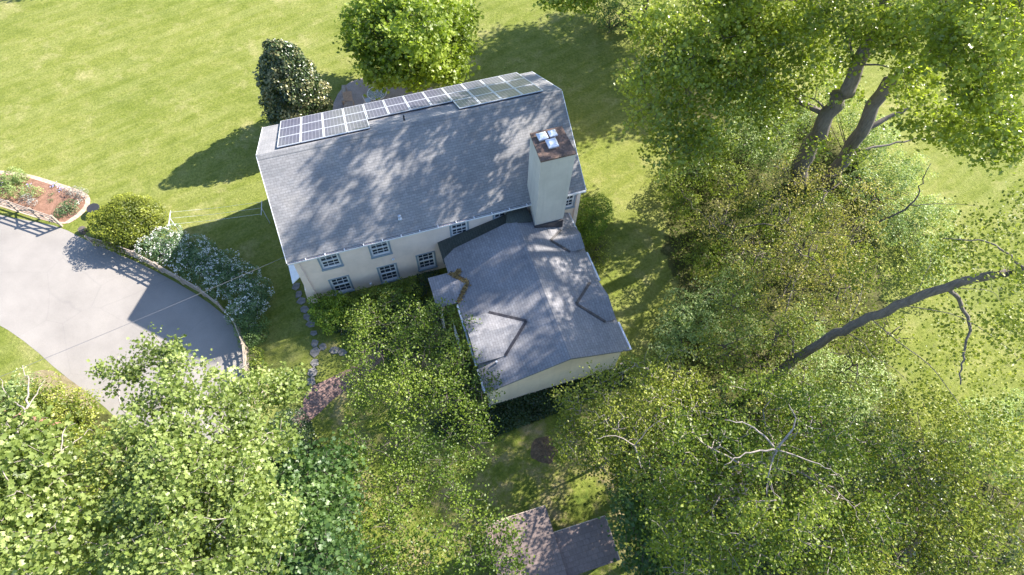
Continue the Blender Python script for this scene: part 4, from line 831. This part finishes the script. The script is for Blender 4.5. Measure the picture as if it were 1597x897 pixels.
tree("sycamore_tree", "pale-limbed tree with big light leaves at the left edge", "tree", [[at(90, 880), at(60, 820, 7), at(20, 780, 11)], [at(130, 810, 6), at(100, 775, 8.5), at(45, 715, 11)]],
     [lob(*a) for a in ((30, 700, 11, 1.5), (80, 700, 10.5, 1.1), (20, 760, 12, 1.7), (75, 770, 11, 1.3), (40, 830, 12, 1.6), (90, 830, 11, 1.1), (-20, 720, 12, 1.5), (10, 660, 10, 1.1), (15, 880, 12, 1.5), (-30, 800, 12, 1.6), (105, 740, 10, .8))],
     'maple', dens=1.8, per=20, size=.17, spread=.28, trunk_r=.3, bark_m='barkp', tpl=T_STAR, gap=.4,
     extra=lambda tb, off: bare(tb, off, [([(60, 740, 11), (95, 705, 11), (130, 680, 10.6)], .05), ([(95, 705, 11), (100, 670, 11), (118, 660, 11)], .03), ([(20, 690, 11), (40, 640, 10.5), (45, 600, 10), (35, 570, 10)], .06), ([(40, 640, 10.5), (15, 620, 10), (0, 590, 10)], .035), ([(40, 640, 10.5), (60, 610, 10), (70, 590, 10)], .03), ([(130, 680, 10.6), (138, 670, 10.6), (145, 672, 10.6)], .02)]))
for lb, mt, ps in (("olive bush with fine leaves between the driveway and left photo edge", 'olive', [(70, 620, 1.2, 1.2), (100, 640, 1.2, 1.3), (130, 640, 1.0, 1.1), (60, 660, 1.2, 1.3), (95, 690, 1.2, 1.4), (130, 700, 1, 1.3)]),
                   ("light green bush below the pale bare twigs at left edge", 'pale', [(10, 630, 1.2, 1.2), (35, 610, 1.1, 1.1), (-10, 670, 1.2, 1.3), (30, 670, 1.1, 1.2)]),
                   ("shaded dark bush under the left trees near the bottom", 'olive', [(130, 760, 1.2, 1.4), (160, 800, 1.2, 1.5), (130, 850, 1.2, 1.5), (60, 880, 1.2, 1.5), (150, 890, 1.3, 1.5)])):
    shrub("wild_bush", lb, [lob(*p) for p in ps], mt, dens=60, size=.13, rough=.35, lo=.55)
# pale wild shrubs on the right
for lb, mt, ps in (("pale fine-leaved shrub left of the twin trunks", 'pale', [(1190, 190, 2.2, 2.2), (1160, 220, 2, 2.0), (1230, 180, 2.2, 2.0), (1200, 250, 1.6, 1.8), (1150, 170, 2, 1.8)]),
                   ("green wild shrub under the tall tree's left branches", 'fresh', [(1110, 230, 1.8, 1.8), (1080, 270, 1.5, 1.5), (1130, 280, 1.5, 1.6), (1060, 320, 1.2, 1.3), (1045, 290, 1.2, 1.1)]),
                   ("whitish green shrub on the sunny side right of the twin trunks", 'pale', [(1350, 240, 1.8, 1.6), (1335, 195, 2, 1.6), (1300, 150, 2, 1.6), (1370, 215, 1.8, 1.5), (1390, 290, 1.6, 1.7), (1420, 340, 1.5, 1.6), (1380, 350, 1.5, 1.6), (1340, 290, 1.5, 1.5), (1440, 390, 1.2, 1.3), (1410, 265, 1.5, 1.5), (1455, 335, 1.3, 1.4), (1475, 385, 1.2, 1.3), (1450, 430, 1.2, 1.3)]),
                   ("pale shrub below the long dark shadow right of the wing", 'pale', [(1070, 490, 1.3, 1.5), (1100, 520, 1.3, 1.5), (1050, 520, 1.1, 1.2), (1110, 470, 1.3, 1.4), (1150, 440, 1.4, 1.5), (1045, 545, 1.0, 1.1)]),
                   ("green shrub beneath the yellow-budding tree", 'fresh', [(1120, 370, 1.4, 1.6), (1170, 330, 1.4, 1.7), (1220, 360, 1.4, 1.7), (1270, 330, 1.5, 1.7), (1310, 400, 1.5, 1.7), (1240, 420, 1.4, 1.6), (1180, 420, 1.3, 1.5), (1100, 410, 1.2, 1.3)]),
                   ("pale leafy thicket right of the leaning trunk's foot", 'pale', [(1240, 610, 1.6, 1.6), (1290, 590, 1.6, 1.7), (1350, 600, 1.6, 1.7), (1310, 640, 1.6, 1.6), (1250, 520, 1.5, 1.5), (1160, 520, 1.3, 1.4)]),
                   ("bright green thicket at the right edge below the open lawn", 'pale', [(1540, 660, 1.6, 1.6), (1570, 720, 1.6, 1.7), (1500, 700, 1.6, 1.6), (1590, 640, 1.6, 1.2)]),
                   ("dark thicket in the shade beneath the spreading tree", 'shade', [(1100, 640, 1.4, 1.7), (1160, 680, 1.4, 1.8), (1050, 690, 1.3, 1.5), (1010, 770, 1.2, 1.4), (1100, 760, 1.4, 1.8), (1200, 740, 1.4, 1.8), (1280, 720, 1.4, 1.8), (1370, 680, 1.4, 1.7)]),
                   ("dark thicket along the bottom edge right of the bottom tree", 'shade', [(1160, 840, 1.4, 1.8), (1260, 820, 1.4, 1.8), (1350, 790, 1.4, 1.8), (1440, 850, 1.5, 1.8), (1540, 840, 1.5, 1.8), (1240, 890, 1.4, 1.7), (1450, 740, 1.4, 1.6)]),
                   ("low green thicket left of the shed under the saplings", 'fresh', [(540, 860, 1, 1.2), (600, 880, 1, 1.2), (520, 780, 1, 1.1), (660, 900, 1, 1.2), (490, 700, .7, .8), (560, 790, .8, 1.0)])):
    shrub("wild_shrub", lb, [lob(*p) for p in ps], mt, dens=75, size=.12, rough=.45, lo=.5)
print("LEAVES", NLEAF)
